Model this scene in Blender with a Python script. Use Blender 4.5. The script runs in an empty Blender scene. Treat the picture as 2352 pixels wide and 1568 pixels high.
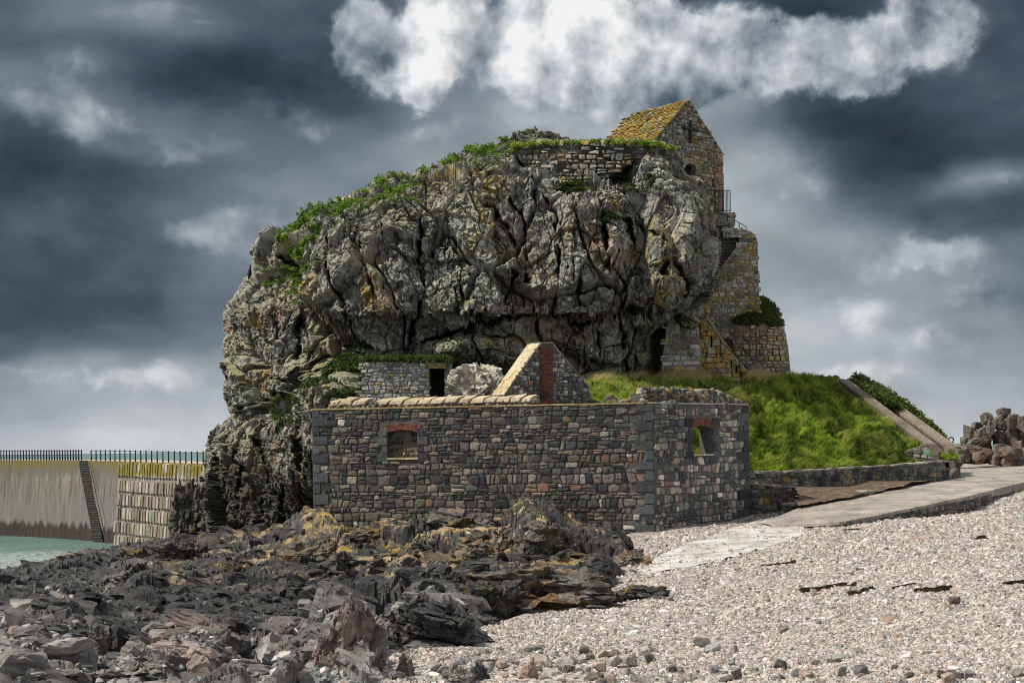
import bpy, math, random
import numpy as np
from mathutils import Matrix
rng = np.random.default_rng(7)
random.seed(7)
C = bpy.context.scene.collection
# ------------------------------------------------------------------ camera model
FPX = 3267.0                       # focal length in units of a 2352 wide frame (50 mm on 36 mm)
ROLL = math.radians(0.70)
CA, SA = math.cos(ROLL), math.sin(ROLL)
def U(px, py, D):
    """the point that stands D metres in front of the viewpoint in the given direction"""
    px = np.asarray(px, float); py = np.asarray(py, float); D = np.asarray(D, float)
    ix = px - 1176.0; iy = 1027.5 - py
    return np.stack(np.broadcast_arrays((ix*CA + iy*SA)/FPX*D, D, (-ix*SA + iy*CA)/FPX*D), -1)
def proj(P):
    P = np.asarray(P, float); x = P[..., 0]/P[..., 1]*FPX; z = P[..., 2]/P[..., 1]*FPX
    return 1176 + x*CA - z*SA, 1027.5 - (x*SA + z*CA)
def UZ(px, py, z):
    d = U(px, py, 1.0)
    return d * (z/d[..., 2])[..., None] if np.ndim(d) > 1 else d*(z/d[2])
cam = bpy.data.cameras.new('camera'); camo = bpy.data.objects.new('camera', cam); C.objects.link(camo)
camo.matrix_world = Matrix(((CA, SA, 0, 0), (0, 0, -1, 0), (-SA, CA, 0, 0), (0, 0, 0, 1)))
cam.sensor_width = 36; cam.lens = 50; cam.shift_y = 243.5/2352; cam.clip_start = 0.2; cam.clip_end = 40000
bpy.context.scene.camera = camo
# ------------------------------------------------------------------ numpy noise
def _h(ix, iy, iz, seed):
    n = (ix.astype(np.uint32)*np.uint32(374761393)) ^ (iy.astype(np.uint32)*np.uint32(668265263)) ^ (iz.astype(np.uint32)*np.uint32(2147483647 - 58)) ^ np.uint32((seed*2654435761) & 0xffffffff)
    n = (n ^ (n >> np.uint32(13)))*np.uint32(1274126177)
    n = (n ^ (n >> np.uint32(16)))*np.uint32(2246822519)
    return n ^ (n >> np.uint32(13))
def _f(n): return (n & np.uint32(0xffffff)).astype(np.float32)/np.float32(16777216)
def rehash(n, k):
    n = (n ^ np.uint32((k*2654435761) & 0xffffffff))*np.uint32(1274126177)
    n = (n ^ (n >> np.uint32(15)))*np.uint32(2246822519)
    return _f(n ^ (n >> np.uint32(13)))
def vnoise(p, seed=0):
    p = p.astype(np.float32); i = np.floor(p); f = p - i; i = i.astype(np.int64)
    f = f*f*f*(f*(f*6 - 15) + 10); r = 0
    for dx in (0, 1):
        wx = f[:, 0] if dx else 1 - f[:, 0]
        for dy in (0, 1):
            wy = f[:, 1] if dy else 1 - f[:, 1]
            for dz in (0, 1):
                wz = f[:, 2] if dz else 1 - f[:, 2]
                r = r + wx*wy*wz*_f(_h(i[:, 0] + dx, i[:, 1] + dy, i[:, 2] + dz, seed))
    return r*2 - 1
ROT = np.array([[0.36, 0.48, -0.8], [-0.8, 0.6, 0], [0.48, 0.64, 0.6]])
def fbm(p, oct=4, seed=0, gain=0.5, lac=2.03, ridge=False):
    a, s, q = 1.0, 0, np.asarray(p, float)
    for k in range(oct):
        n = vnoise(q, seed + k*17)
        s = s + a*((1 - 2*np.abs(n)) if ridge else n); a *= gain; q = (q @ ROT.T)*lac + 13.7
    return s
def voro(q, seed, dim=3, jit=0.9):
    q = q.astype(np.float32); i = np.floor(q).astype(np.int64); n = len(q)
    f1 = np.full(n, 9., np.float32); f2 = f1.copy(); cid = np.zeros(n, np.uint32); vec = np.zeros((n, 3), np.float32)
    for dx in (-1, 0, 1):
        for dy in (-1, 0, 1):
            for dz in ((-1, 0, 1) if dim == 3 else (0,)):
                h = _h(i[:, 0] + dx, i[:, 1] + dy, (i[:, 2] + dz) if dim == 3 else i[:, 0]*0, seed)
                cx = i[:, 0] + dx + .5 + jit*(rehash(h, 1) - .5) - q[:, 0]
                cy = i[:, 1] + dy + .5 + jit*(rehash(h, 2) - .5) - q[:, 1]
                cz = (i[:, 2] + dz + .5 + jit*(rehash(h, 3) - .5) - q[:, 2]) if dim == 3 else cx*0
                d = np.sqrt(cx**4 + cy**4 + cz**4)
                m = d < f1
                f2 = np.where(m, f1, np.minimum(f2, d)); f1 = np.where(m, d, f1)
                cid = np.where(m, h, cid)
                vec[:, 0] = np.where(m, -cx, vec[:, 0]); vec[:, 1] = np.where(m, -cy, vec[:, 1]); vec[:, 2] = np.where(m, -cz, vec[:, 2])
    return np.sqrt(f1), np.sqrt(f2), cid, vec
def sstep(a, b, x):
    t = np.clip((x - a)/(b - a), 0, 1); return t*t*(3 - 2*t)
def facets(p, scale, seed, off, tilt, cw=0.12, cd=0.0, dim=3):
    """broken rock: every cell is a tilted plane at its own height, with a joint between cells"""
    f1, f2, h, v = voro(np.asarray(p)*np.asarray(scale), seed, dim)
    d = (rehash(h, 11) - .5)*2*off
    for k in range(dim): d = d + v[:, k]*(rehash(h, 21 + k) - .5)*2*tilt
    if cd: d = d - cd*(1 - sstep(0, cw, f2 - f1))
    return d
def segdist(px, py, pts):
    d = np.full(px.shape, 1e9); 
    for (x0, y0), (x1, y1) in zip(pts[:-1], pts[1:]):
        t = np.clip(((px - x0)*(x1 - x0) + (py - y0)*(y1 - y0))/((x1 - x0)**2 + (y1 - y0)**2 + 1e-9), 0, 1)
        d = np.minimum(d, np.hypot(px - x0 - t*(x1 - x0), py - y0 - t*(y1 - y0)))
    return d
def inpoly(x, y, poly):
    x = np.asarray(x, float); y = np.asarray(y, float); r = np.zeros(x.shape, bool); n = len(poly); j = n - 1
    for i in range(n):
        xi, yi = poly[i]; xj, yj = poly[j]
        if yi != yj: r ^= ((yi > y) != (yj > y)) & (x < (xj - xi)*(y - yi)/(yj - yi) + xi)
        j = i
    return r
class RBF:
    def __init__(s, pts, vals, smooth=1e-6):
        s.p = np.asarray(pts, float); s.c = s.p.mean(0); s.sc = s.p.std()
        q = (s.p - s.c)/s.sc; n = len(q)
        K = np.linalg.norm(q[:, None] - q[None], axis=-1) + smooth*np.eye(n)
        A = np.zeros((n + 3, n + 3)); A[:n, :n] = K; A[:n, n] = 1; A[n, :n] = 1; A[:n, n+1:] = q; A[n+1:, :n] = q.T
        s.w = np.linalg.solve(A, np.r_[np.asarray(vals, float), 0, 0, 0]); s.q = q
    def __call__(s, x, y):
        sh = np.shape(x); q = (np.stack([np.ravel(x), np.ravel(y)], -1) - s.c)/s.sc; out = np.empty(len(q))
        for a in range(0, len(q), 50000):
            b = q[a:a+50000]; n = len(s.q)
            out[a:a+50000] = np.linalg.norm(b[:, None] - s.q[None], axis=-1) @ s.w[:n] + s.w[n] + b @ s.w[n+1:]
        return out.reshape(sh)
# ------------------------------------------------------------------ object helpers
def wloc(o):
    v = np.zeros(3)
    while o is not None: v = v + np.array(o.location); o = o.parent
    return v
def mesh_obj(name, V, faces, mat, parent=None, col=None, smooth=False, origin=None):
    """faces: an (n,k) array, or a list of arrays / a list of index lists"""
    V = np.asarray(V, float).reshape(-1, 3)
    if parent is not None: base = wloc(parent)
    elif origin is not None: base = np.asarray(origin, float)
    else: base = np.array([V[:, 0].mean(), V[:, 1].mean(), V[:, 2].min()])
    me = bpy.data.meshes.new(name)
    if isinstance(faces, np.ndarray): faces = [faces]
    if len(faces) and isinstance(faces[0], np.ndarray) and faces[0].ndim == 2:
        idx = np.concatenate([f.ravel() for f in faces]); tot = np.concatenate([np.full(len(f), f.shape[1]) for f in faces])
    else:
        idx = np.concatenate([np.asarray(f) for f in faces]); tot = np.array([len(f) for f in faces])
    st = np.concatenate([[0], np.cumsum(tot)[:-1]])
    me.vertices.add(len(V)); me.vertices.foreach_set('co', (V - base).astype(np.float32).ravel())
    me.loops.add(len(idx)); me.loops.foreach_set('vertex_index', idx.astype(np.int32))
    me.polygons.add(len(tot)); me.polygons.foreach_set('loop_start', st.astype(np.int32)); me.polygons.foreach_set('loop_total', tot.astype(np.int32))
    me.polygons.foreach_set('use_smooth', np.full(len(tot), smooth))
    if col is not None:
        a = me.color_attributes.new('Col', 'FLOAT_COLOR', 'POINT')
        c = np.ones((len(V), 4), np.float32); c[:, :3] = col; a.data.foreach_set('color', c.ravel())
    me.update(calc_edges=True); me.validate()
    o = bpy.data.objects.new(name, me); C.objects.link(o); o.location = (0, 0, 0) if parent is not None else tuple(base)
    if parent is not None: o.parent = parent
    if mat is not None: me.materials.append(mat)
    return o
def empty(name, loc, label=None, cat=None, group=None):
    o = bpy.data.objects.new(name, None); C.objects.link(o); o.location = tuple(float(v) for v in loc); o.empty_display_size = .2
    return tag(o, label, cat, group)
def tag(o, label=None, cat=None, group=None, kind=None):
    for k, v in (('label', label), ('category', cat), ('group', group), ('kind', kind)):
        if v: o[k] = v
    return o
class MB:
    """collects shapes for one mesh object"""
    def __init__(s): s.v = []; s.f = []; s.c = []; s.n = 0
    def add(s, V, F, col=(1, 1, 1)):
        V = np.asarray(V, float).reshape(-1, 3); s.v.append(V)
        s.f += [[i + s.n for i in f] for f in F]; s.c.append(np.tile(np.asarray(col, float)[:3], (len(V), 1))); s.n += len(V)
    def hexa(s, P, col=(1, 1, 1)):
        s.add(P, [(0, 3, 2, 1), (4, 5, 6, 7), (0, 1, 5, 4), (1, 2, 6, 5), (2, 3, 7, 6), (3, 0, 4, 7)], col)
    def box(s, o, ex, ey, ez, col=(1, 1, 1)):
        o, ex, ey, ez = (np.asarray(a, float) for a in (o, ex, ey, ez))
        s.hexa([o, o+ex, o+ex+ey, o+ey, o+ez, o+ex+ez, o+ex+ey+ez, o+ey+ez], col)
    def prism(s, poly, ext, col=(1, 1, 1)):
        P = np.asarray(poly, float); n = len(P); Q = P + np.asarray(ext, float)
        s.add(np.r_[P, Q], [tuple(range(n))[::-1], tuple(range(n, 2*n))] + [(i, (i+1) % n, n+(i+1) % n, n+i) for i in range(n)], col)
    def tube(s, pts, r, n=6, col=(1, 1, 1), cap=True):
        P = np.asarray(pts, float); m = len(P); rr = np.broadcast_to(np.asarray(r, float), (m,)); V = []
        for i in range(m):
            t = P[min(i+1, m-1)] - P[max(i-1, 0)]; t /= np.linalg.norm(t) + 1e-9
            a = np.cross(t, [0, 0, 1] if abs(t[2]) < .9 else [1, 0, 0]); a /= np.linalg.norm(a); b = np.cross(t, a)
            for k in range(n):
                w = 2*math.pi*k/n; V.append(P[i] + rr[i]*(a*math.cos(w) + b*math.sin(w)))
        F = [(i*n+k, i*n+(k+1) % n, (i+1)*n+(k+1) % n, (i+1)*n+k) for i in range(m-1) for k in range(n)]
        if cap: F += [tuple(range(n))[::-1], tuple(range((m-1)*n, m*n))]
        s.add(V, F, col)
    def build(s, name, mat, parent=None, smooth=False):
        return mesh_obj(name, np.concatenate(s.v), s.f, mat, parent, np.concatenate(s.c), smooth)
def grid_faces(nr, nc, wrap=False):
    i = np.arange(nr - 1)[:, None]; j = np.arange(nc if wrap else nc - 1)[None]; k = (j + 1) % nc
    return np.stack([(i*nc + j), (i*nc + k), ((i+1)*nc + k), ((i+1)*nc + j)], -1).reshape(-1, 4)
def grid_normals(P):
    n = np.cross(np.gradient(P, axis=1), np.gradient(P, axis=0)); return n/(np.linalg.norm(n, axis=-1, keepdims=True) + 1e-9)
# ------------------------------------------------------------------ material helpers
def nn(nt, typ, ins=None, **props):
    n = nt.nodes.new(typ)
    for k, v in props.items(): setattr(n, k, v)
    for k, v in (ins or {}).items():
        s = n.inputs[k]
        if hasattr(v, 'is_output'): nt.links.new(v, s)
        else:
            if isinstance(v, (tuple, list)) and s.type == 'RGBA' and len(v) == 3: v = (*v, 1)
            s.default_value = v
    return n
class B:
    """short hand for building a shader"""
    def __init__(s, name):
        s.m = bpy.data.materials.new(name); s.m.use_nodes = True; s.nt = s.m.node_tree; s.nt.nodes.clear()
        s.out = nn(s.nt, 'ShaderNodeOutputMaterial'); s.geo = nn(s.nt, 'ShaderNodeNewGeometry'); s.pos = s.geo.outputs['Position']
    def noise(s, scale, detail=4, rough=.55, vec=None, dist=0, stretch=None):
        v = vec or s.pos
        if stretch: v = nn(s.nt, 'ShaderNodeVectorMath', {0: v, 1: stretch}, operation='MULTIPLY').outputs[0]
        return nn(s.nt, 'ShaderNodeTexNoise', {'Vector': v, 'Scale': scale, 'Detail': detail, 'Roughness': rough, 'Distortion': dist}).outputs['Fac']
    def voro(s, scale, out='Color', stretch=None, feature='F1', vec=None):
        v = vec or s.pos
        if stretch: v = nn(s.nt, 'ShaderNodeVectorMath', {0: v, 1: stretch}, operation='MULTIPLY').outputs[0]
        return nn(s.nt, 'ShaderNodeTexVoronoi', {'Vector': v, 'Scale': scale}, feature=feature).outputs[out]
    def rng(s, v, a, b, c=0., d=1.): return nn(s.nt, 'ShaderNodeMapRange', {0: v, 1: a, 2: b, 3: c, 4: d}, interpolation_type='SMOOTHSTEP').outputs[0]
    def ramp(s, v, stops):
        n = nn(s.nt, 'ShaderNodeValToRGB', {0: v}); e = n.color_ramp.elements
        while len(e) < len(stops): e.new(.5)
        for k, (p, c) in enumerate(stops): e[k].position = p; e[k].color = (*c, 1)
        return n.outputs[0]
    def mix(s, f, a, b, mode='MIX'):
        n = nn(s.nt, 'ShaderNodeMix', data_type='RGBA', blend_type=mode)
        for i, v in ((0, f), (6, a), (7, b)):
            if hasattr(v, 'is_output'): s.nt.links.new(v, n.inputs[i])
            else: n.inputs[i].default_value = (*v, 1) if isinstance(v, (tuple, list)) else v
        return n.outputs[2]
    def math(s, op, a, b=0., c=0.): return nn(s.nt, 'ShaderNodeMath', {0: a, 1: b, 2: c}, operation=op).outputs[0]
    def attr(s): return nn(s.nt, 'ShaderNodeAttribute', attribute_name='Col').outputs['Color']
    def nz(s): return nn(s.nt, 'ShaderNodeSeparateXYZ', {0: s.geo.outputs['True Normal']}).outputs[2]
    def z(s): return nn(s.nt, 'ShaderNodeSeparateXYZ', {0: s.pos}).outputs[2]
    def done(s, col, rough=.9, bump=None, dist=.05, strength=.6, spec=.3, **kw):
        p = nn(s.nt, 'ShaderNodeBsdfPrincipled', {'Base Color': col, 'Roughness': rough, 'Specular IOR Level': spec, **kw})
        if bump is not None:
            b = nn(s.nt, 'ShaderNodeBump', {'Height': bump, 'Distance': dist, 'Strength': strength}); s.nt.links.new(b.outputs[0], p.inputs['Normal'])
        s.nt.links.new(p.outputs[0], s.out.inputs[0]); return s.m
def rock_material(name, ramp, yellow=.5, pale=.5, green=.0, black=.5, tide=None, scale=1., rough=.9, spec=.25, pink=.5, bump=.06, rufous=0):
    b = B(name)
    col = b.ramp(b.noise(.55*scale, 8, .72, dist=.2), ramp)
    col = b.mix(b.rng(b.noise(.35*scale, 5, .6, stretch=(1, 1, .5)), .50, .66, 0, pink), col, (.30, .19, .145))
    fine = b.noise(4*scale, 9, .8)
    col = b.mix(1.0, col, b.ramp(fine, [(.30, (.22, .22, .22)), (.48, (.85, .85, .85)), (.68, (1.75, 1.73, 1.7))]), 'MULTIPLY')
    st = b.rng(b.noise(1.1*scale, 6, .65, stretch=(1.6, 1.6, .16), dist=.8), .505, .63, 0, black)
    col = b.mix(st, col, (.022, .021, .02))
    # pale crustose lichen
    pl = b.math('MULTIPLY', b.rng(b.noise(.8*scale, 5, .6), .48, .62), b.rng(b.noise(7*scale, 5, .75), .45, .60, 0, pale))
    col = b.mix(pl, col, (.46, .48, .43))
    wd = b.math('MULTIPLY', b.rng(b.noise(.9*scale, 4, .55, stretch=(1.5, 1.5, .12)), .60, .70, 0, pale), b.rng(b.noise(9*scale, 4, .7), .42, .6))
    col = b.mix(wd, col, (.55, .55, .52))
    if green:
        g = b.math('MULTIPLY', b.rng(b.math('ADD', b.nz(), b.math('MULTIPLY', b.math('SUBTRACT', b.noise(1.3, 5, .7), .5), 1.6)), .25, .8, 0, green), 1.)
        col = b.mix(g, col, b.ramp(b.noise(3, 5, .7), [(.3, (.17, .17, .09)), (.55, (.31, .31, .19)), (.75, (.45, .46, .34))]))
    yl = b.math('MULTIPLY', b.rng(b.noise(.5*scale, 4, .6, stretch=(1, 1, .6)), .51, .63), b.rng(b.noise(3.2*scale, 6, .75), .48, .60, 0, yellow))
    col = b.mix(yl, col, b.ramp(b.noise(8*scale, 3, .6), [(.35, (.20, .135, .018)), (.65, (.42, .27, .025))]))
    if rufous: col = b.mix(b.rng(b.noise(.8*scale, 5, .6), .52, .66, 0, rufous), col, (.23, .115, .035))
    if tide is not None: col = b.mix(b.rng(b.math('ADD', b.z(), b.math('MULTIPLY', b.math('SUBTRACT', b.noise(.45, 5, .65), .5), 7.)), tide, tide - 2.2, 0, .86), col, b.mix(1., (.055, .05, .044), b.ramp(fine, [(.35, (.4, .4, .4)), (.7, (1.6, 1.6, 1.5))]), 'MULTIPLY'))
    h = b.noise(5*scale, 10, .74)
    return b.done(col, rough, h, bump*1.1, .9, spec)
# ------------------------------------------------------------------ light and sky
SUN_AZ, SUN_EL = math.radians(-106), math.radians(51)       # azimuth from +Y, to the left
sd = np.array([math.sin(SUN_AZ)*math.cos(SUN_EL), math.cos(SUN_AZ)*math.cos(SUN_EL), math.sin(SUN_EL)])
sl = bpy.data.lights.new('sun', 'SUN'); sl.energy = 5.0; sl.angle = math.radians(.6); sl.color = (1, .93, .83)
so = bpy.data.objects.new('sun', sl); C.objects.link(so)
from mathutils import Vector
so.rotation_euler = Vector(sd).to_track_quat('Z', 'Y').to_euler(); so.location = tuple(sd*80)
sc = bpy.context.scene
sc.cycles.pixel_filter_type = 'BLACKMAN_HARRIS'; sc.cycles.filter_width = 1.05; sc.cycles.use_adaptive_sampling = True; sc.cycles.adaptive_threshold = .015; sc.cycles.max_bounces = 5; sc.cycles.diffuse_bounces = 2; sc.cycles.glossy_bounces = 2
sc.view_settings.view_transform = 'Standard'; sc.view_settings.look = 'None'; sc.view_settings.exposure = 0; sc.view_settings.gamma = 1
w = bpy.data.worlds.new('World'); sc.world = w; w.use_nodes = True; nt = w.node_tree; nt.nodes.clear()
wout = nn(nt, 'ShaderNodeOutputWorld'); tc = nn(nt, 'ShaderNodeTexCoord').outputs['Generated']
sep = nn(nt, 'ShaderNodeSeparateXYZ', {0: tc}).outputs
def wm(op, a, b=0., c=0., clamp=False): return nn(nt, 'ShaderNodeMath', {0: a, 1: b, 2: c}, operation=op, use_clamp=clamp).outputs[0]
def wv(op, a, b=None, c=None): 
    i = {0: a}
    if b is not None: i[1] = b
    if c is not None: i[2] = c
    return nn(nt, 'ShaderNodeVectorMath', i, operation=op).outputs
az = wm('ARCTAN2', sep[0], sep[1]); el = wm('ARCSINE', sep[2])
ang = nn(nt, 'ShaderNodeCombineXYZ', {0: az, 1: el}).outputs[0]
def wnoise(vec, scale, detail, rough, out='Fac', dist=0): return nn(nt, 'ShaderNodeTexNoise', {'Vector': vec, 'Scale': scale, 'Detail': detail, 'Roughness': rough, 'Distortion': dist}).outputs[out]
w1 = wv('SUBTRACT', wnoise(ang, 7., 3, .5, 'Color'), (.5, .5, .5))[0]
warp = wv('MULTIPLY_ADD', w1, (.085, .06, 0), ang)[0]
def dirang(px, py):
    d = U(px, py, 1.0); return math.atan2(d[0], d[1]), math.atan2(d[2], math.hypot(d[0], d[1]))
def gauss(vec, px, py, rx, ry):
    a, e = dirang(px, py); ix, iy = FPX/rx, FPX/ry
    q = wv('MULTIPLY_ADD', vec, (ix, iy, 0), (-a*ix, -e*iy, 0))[0]
    return wm('POWER', .3679, wv('DOT_PRODUCT', q, q)[1])
ctrl = [(100,40,105,150,60),(350,40,150,160,45),(620,60,68,160,70),(740,90,76,70,90),(150,88,66,220,22),(170,165,140,90,55),(60,235,128,80,60),
 (420,195,58,170,60),(620,215,60,120,60),(70,330,66,80,50),(255,290,140,110,45),(420,330,122,90,45),(600,270,118,120,40),(740,330,122,80,60),
 (100,420,58,150,50),(330,420,74,110,40),(600,410,112,130,50),(150,505,92,150,45),(450,500,108,120,50),(700,470,140,90,60),
 (100,615,72,150,50),(330,600,88,120,50),(530,560,128,80,70),(100,725,55,160,45),(320,720,64,120,45),(490,700,122,50,80),(120,785,66,160,20),(380,790,105,110,30),
 (100,850,158,150,40),(350,850,160,120,40),(460,880,172,60,60),(200,950,180,250,50),(200,1030,200,300,30),
 (1750,420,168,80,80),(1850,255,66,110,40),(2080,265,58,130,40),(2290,200,72,90,70),(2300,60,96,80,70),(1900,330,84,120,35),(2200,325,60,140,35),
 (1800,470,152,70,50),(2000,415,84,110,40),(2290,412,176,90,24),(1930,490,112,80,35),(2130,505,78,120,40),(2320,480,66,80,50),(1870,590,150,90,50),(2050,555,166,90,35),
 (2240,585,140,90,40),(1980,700,152,110,60),(2180,690,160,80,50),(2310,640,112,50,45),(1880,800,182,80,60),(2090,800,146,100,50),(2310,830,150,70,60),(1990,870,188,120,35),
 (2230,910,172,120,35),(2200,970,196,150,40),(2290,1020,206,150,25),
 (920,60,96,70,70),(1000,260,128,90,50),(1230,285,158,110,35),(1050,330,148,90,40),(1350,285,178,110,30),(1180,30,70,60,40),(1530,15,52,60,30),(1840,30,58,80,45),(1600,230,150,120,40),(2000,10,60,110,40),
 (1100,-120,110,500,80),(2000,-120,90,400,80),(200,-120,90,400,80),(-250,400,75,250,300),(-250,900,160,250,120),(2650,300,70,250,250),(2650,800,150,250,200)]
num = den = None
for (px, py, L, rx, ry) in ctrl:
    g = gauss(warp, px, py, rx*1.25, ry*1.25)
    num = wm('MULTIPLY_ADD', g, L/255., num if num is not None else 0.0003*.74)
    den = wm('ADD', g, den if den is not None else 0.0003)
L = wm('DIVIDE', num, den)
strv = wv('MULTIPLY', ang, (1., 2.2, 1.))[0]
det = wm('SUBTRACT', wnoise(strv, 9., 7, .56, dist=.15), .5)
bil = nn(nt, 'ShaderNodeTexVoronoi', {'Vector': wv('MULTIPLY', warp, (1., 1.8, 1.))[0], 'Scale': 9., 'Detail': 4., 'Roughness': .55}, normalize=True).outputs['Distance']
L = wm('MULTIPLY_ADD', wm('SUBTRACT', .30, bil), .25, wm('MULTIPLY_ADD', det, .30, L))
# bright cumulus heads lit by the sun
puffs = [(830,50,55,50,.9,.74),(795,115,40,60,.8,.70),(860,185,50,38,.7,.62),(905,90,45,55,.4,.50),(1005,50,70,65,1.3,1.0),(980,140,58,55,1.2,.95),(950,215,40,36,.9,.80),(1095,110,55,80,.5,.52),
 (1190,50,70,70,1.0,.80),(1285,90,80,65,1.2,.99),(1165,165,50,50,.8,.66),(1260,165,80,50,1.0,.86),(1310,225,110,38,.8,.70),(1385,100,75,80,1.1,.90),(1480,110,75,85,1.0,.78),(1570,55,90,65,1.0,.86),(1545,160,110,60,.9,.68),(1645,125,90,60,.8,.60),(1450,220,110,40,.7,.60),
 (1755,90,60,60,.9,.78),(1710,175,80,45,.7,.56),(1885,75,60,42,.95,.76),(1840,150,80,50,.8,.60),(1960,130,60,45,.7,.62),(2065,90,90,60,.95,.76),(2135,30,80,55,.95,.70),(2000,185,90,38,.6,.54),(2185,115,55,50,.5,.46),(2210,15,70,50,.7,.52),
]
w2 = wv('SUBTRACT', wnoise(ang, 18., 7, .62, 'Color'), (.5, .5, .5))[0]
warp2 = wv('MULTIPLY_ADD', w2, (.056, .052, 0), wv('MULTIPLY_ADD', w1, (.03, .02, 0), ang)[0])[0]
cu = cb_ = None
for (px, py, rx, ry, a, bb) in puffs:
    g = gauss(warp2, px, py, rx*1.12, ry*1.12)
    cu = wm('MULTIPLY_ADD', g, a, cu) if cu is not None else wm('MULTIPLY', g, a)
    cb_ = wm('MULTIPLY_ADD', g, a*bb, cb_) if cb_ is not None else wm('MULTIPLY', g, a*bb)
pw_ = wv('MULTIPLY_ADD', w2, (.016, .016, 0), ang)[0]
def puff(v, sc_, det_): return wm('SUBTRACT', 1., nn(nt, 'ShaderNodeTexVoronoi', {'Vector': v, 'Scale': sc_, 'Detail': det_, 'Roughness': .52, 'Lacunarity': 2.1}, normalize=True).outputs['Distance'])
pn = wm('ADD', wm('MULTIPLY', puff(pw_, 15., 4), .85), wm('MULTIPLY', wnoise(pw_, 30., 7, .6), .35))
off = wv('ADD', pw_, (-.014, .017, 0))[0]
pn2 = wm('ADD', wm('MULTIPLY', puff(off, 15., 3), .85), wm('MULTIPLY', wnoise(off, 30., 4, .55), .35))
cu2 = wm('MULTIPLY_ADD', wm('SUBTRACT', pn, .78), 1.5, cu)
alpha = nn(nt, 'ShaderNodeMapRange', {0: cu2, 1: .20, 2: .72}, interpolation_type='SMOOTHSTEP').outputs[0]
emb = wm('MULTIPLY', wm('SUBTRACT', pn, pn2), 1.7)
cl = wm('ADD', wm('DIVIDE', cb_, wm('ADD', cu, .02)), emb)
cl = wm('MINIMUM', wm('MAXIMUM', wm('SUBTRACT', cl, .01), .30), .97)
mids = [(180,165,95,55,.8),(90,250,80,40,.7),(245,288,120,38,.85),(450,340,120,36,.8),(620,235,80,40,.8),(720,300,90,55,.8),(470,520,110,50,.7),(610,560,110,60,.7),(340,25,160,36,.7),(480,64,30,12,.7),
 (1960,592,170,36,.8),(2150,560,120,34,.8),(2235,665,60,45,1.0),(2010,710,150,60,.7),(2280,414,85,20,.9),(1850,400,80,70,.7),(2150,790,150,50,.7),(110,850,170,36,.7),(380,862,150,40,.6),(2000,872,150,28,.7),(1010,290,110,40,.6),(1260,300,130,36,.6)]
cm = None
for (px, py, rx, ry, a) in mids:
    g = gauss(warp2, px, py, rx, ry); cm = wm('MULTIPLY_ADD', g, a, cm) if cm is not None else wm('MULTIPLY', g, a)
am = nn(nt, 'ShaderNodeMapRange', {0: wm('MULTIPLY_ADD', wm('SUBTRACT', pn, .78), 1.2, cm), 1: .25, 2: .85}, interpolation_type='SMOOTHSTEP').outputs[0]
L = wm('MULTIPLY_ADD', am, wm('MULTIPLY_ADD', emb, .55, .085), L)
Lf = nn(nt, 'ShaderNodeMix', {0: alpha, 2: L, 3: cl}, data_type='FLOAT').outputs[0]
cr = nn(nt, 'ShaderNodeValToRGB', {0: Lf}); e = cr.color_ramp.elements
st = [(.16, (.012, .019, .028)), (.22, (.024, .037, .053)), (.30, (.052, .076, .102)), (.45, (.140, .176, .214)), (.6, (.290, .332, .372)), (.75, (.50, .535, .565)), (.9, (.77, .785, .795)), (1, (.97, .97, .96))]
while len(e) < len(st): e.new(.5)
for k, (p, c) in enumerate(st): e[k].position = p; e[k].color = (*c, 1)
sky = nn(nt, 'ShaderNodeTexSky', sky_type='NISHITA', sun_disc=False, sun_elevation=SUN_EL, sun_rotation=SUN_AZ)
cloudc = wv('SCALE', cr.outputs[0]); nt.nodes[-1].inputs['Scale'].default_value = 10.0
mixn = nn(nt, 'ShaderNodeMix', {0: .97}, data_type='RGBA'); nt.links.new(sky.outputs[0], mixn.inputs[6]); nt.links.new(cloudc[0], mixn.inputs[7])
bg = nn(nt, 'ShaderNodeBackground', {0: mixn.outputs[2], 1: .1}); nt.links.new(bg.outputs[0], wout.inputs[0])
# ------------------------------------------------------------------ masonry
PAL_HOUSE = [((.085,.083,.08),24),((.135,.125,.115),24),((.19,.172,.15),20),((.26,.23,.195),12),((.34,.30,.25),5),((.235,.17,.135),8),((.30,.165,.115),2.2),((.055,.06,.065),12),((.12,.14,.13),5),((.45,.43,.39),2)]
PAL_END = [((.085,.09,.092),24),((.14,.14,.135),22),((.22,.21,.19),20),((.32,.29,.245),16),((.45,.41,.35),9),((.30,.21,.165),8),((.30,.15,.105),1.5),((.15,.17,.155),9),((.58,.56,.52),2.5)]
PAL_OLD = [((.175,.165,.135),20),((.25,.235,.19),20),((.11,.105,.09),14),((.33,.31,.265),10),((.215,.165,.125),5),((.42,.41,.36),4),((.30,.20,.06),5)]
PAL_LICH = [((.40,.42,.39),22),((.52,.54,.50),20),((.28,.29,.26),12),((.18,.18,.16),10),((.36,.27,.06),4)]
PAL_DARK = [((.055,.058,.06),22),((.10,.098,.09),18),((.15,.14,.125),14),((.21,.19,.165),8),((.20,.14,.10),5),((.24,.17,.04),4)]
PAL_YEL = [((.40,.26,.025),20),((.30,.20,.03),16),((.22,.18,.08),10),((.34,.33,.28),6)]
def pick(pal):
    k = rng.choice(len(pal), p=np.array([q[1] for q in pal])/sum(q[1] for q in pal)); c = np.array(pal[k][0])*(.74 if pal is PAL_HOUSE else .90 if pal is PAL_DARK else 1.12 if pal is PAL_END else 1)
    return np.clip(c*rng.uniform(.78, 1.28)*(1 + rng.normal(0, .05, 3)), .01, .85)
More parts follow.
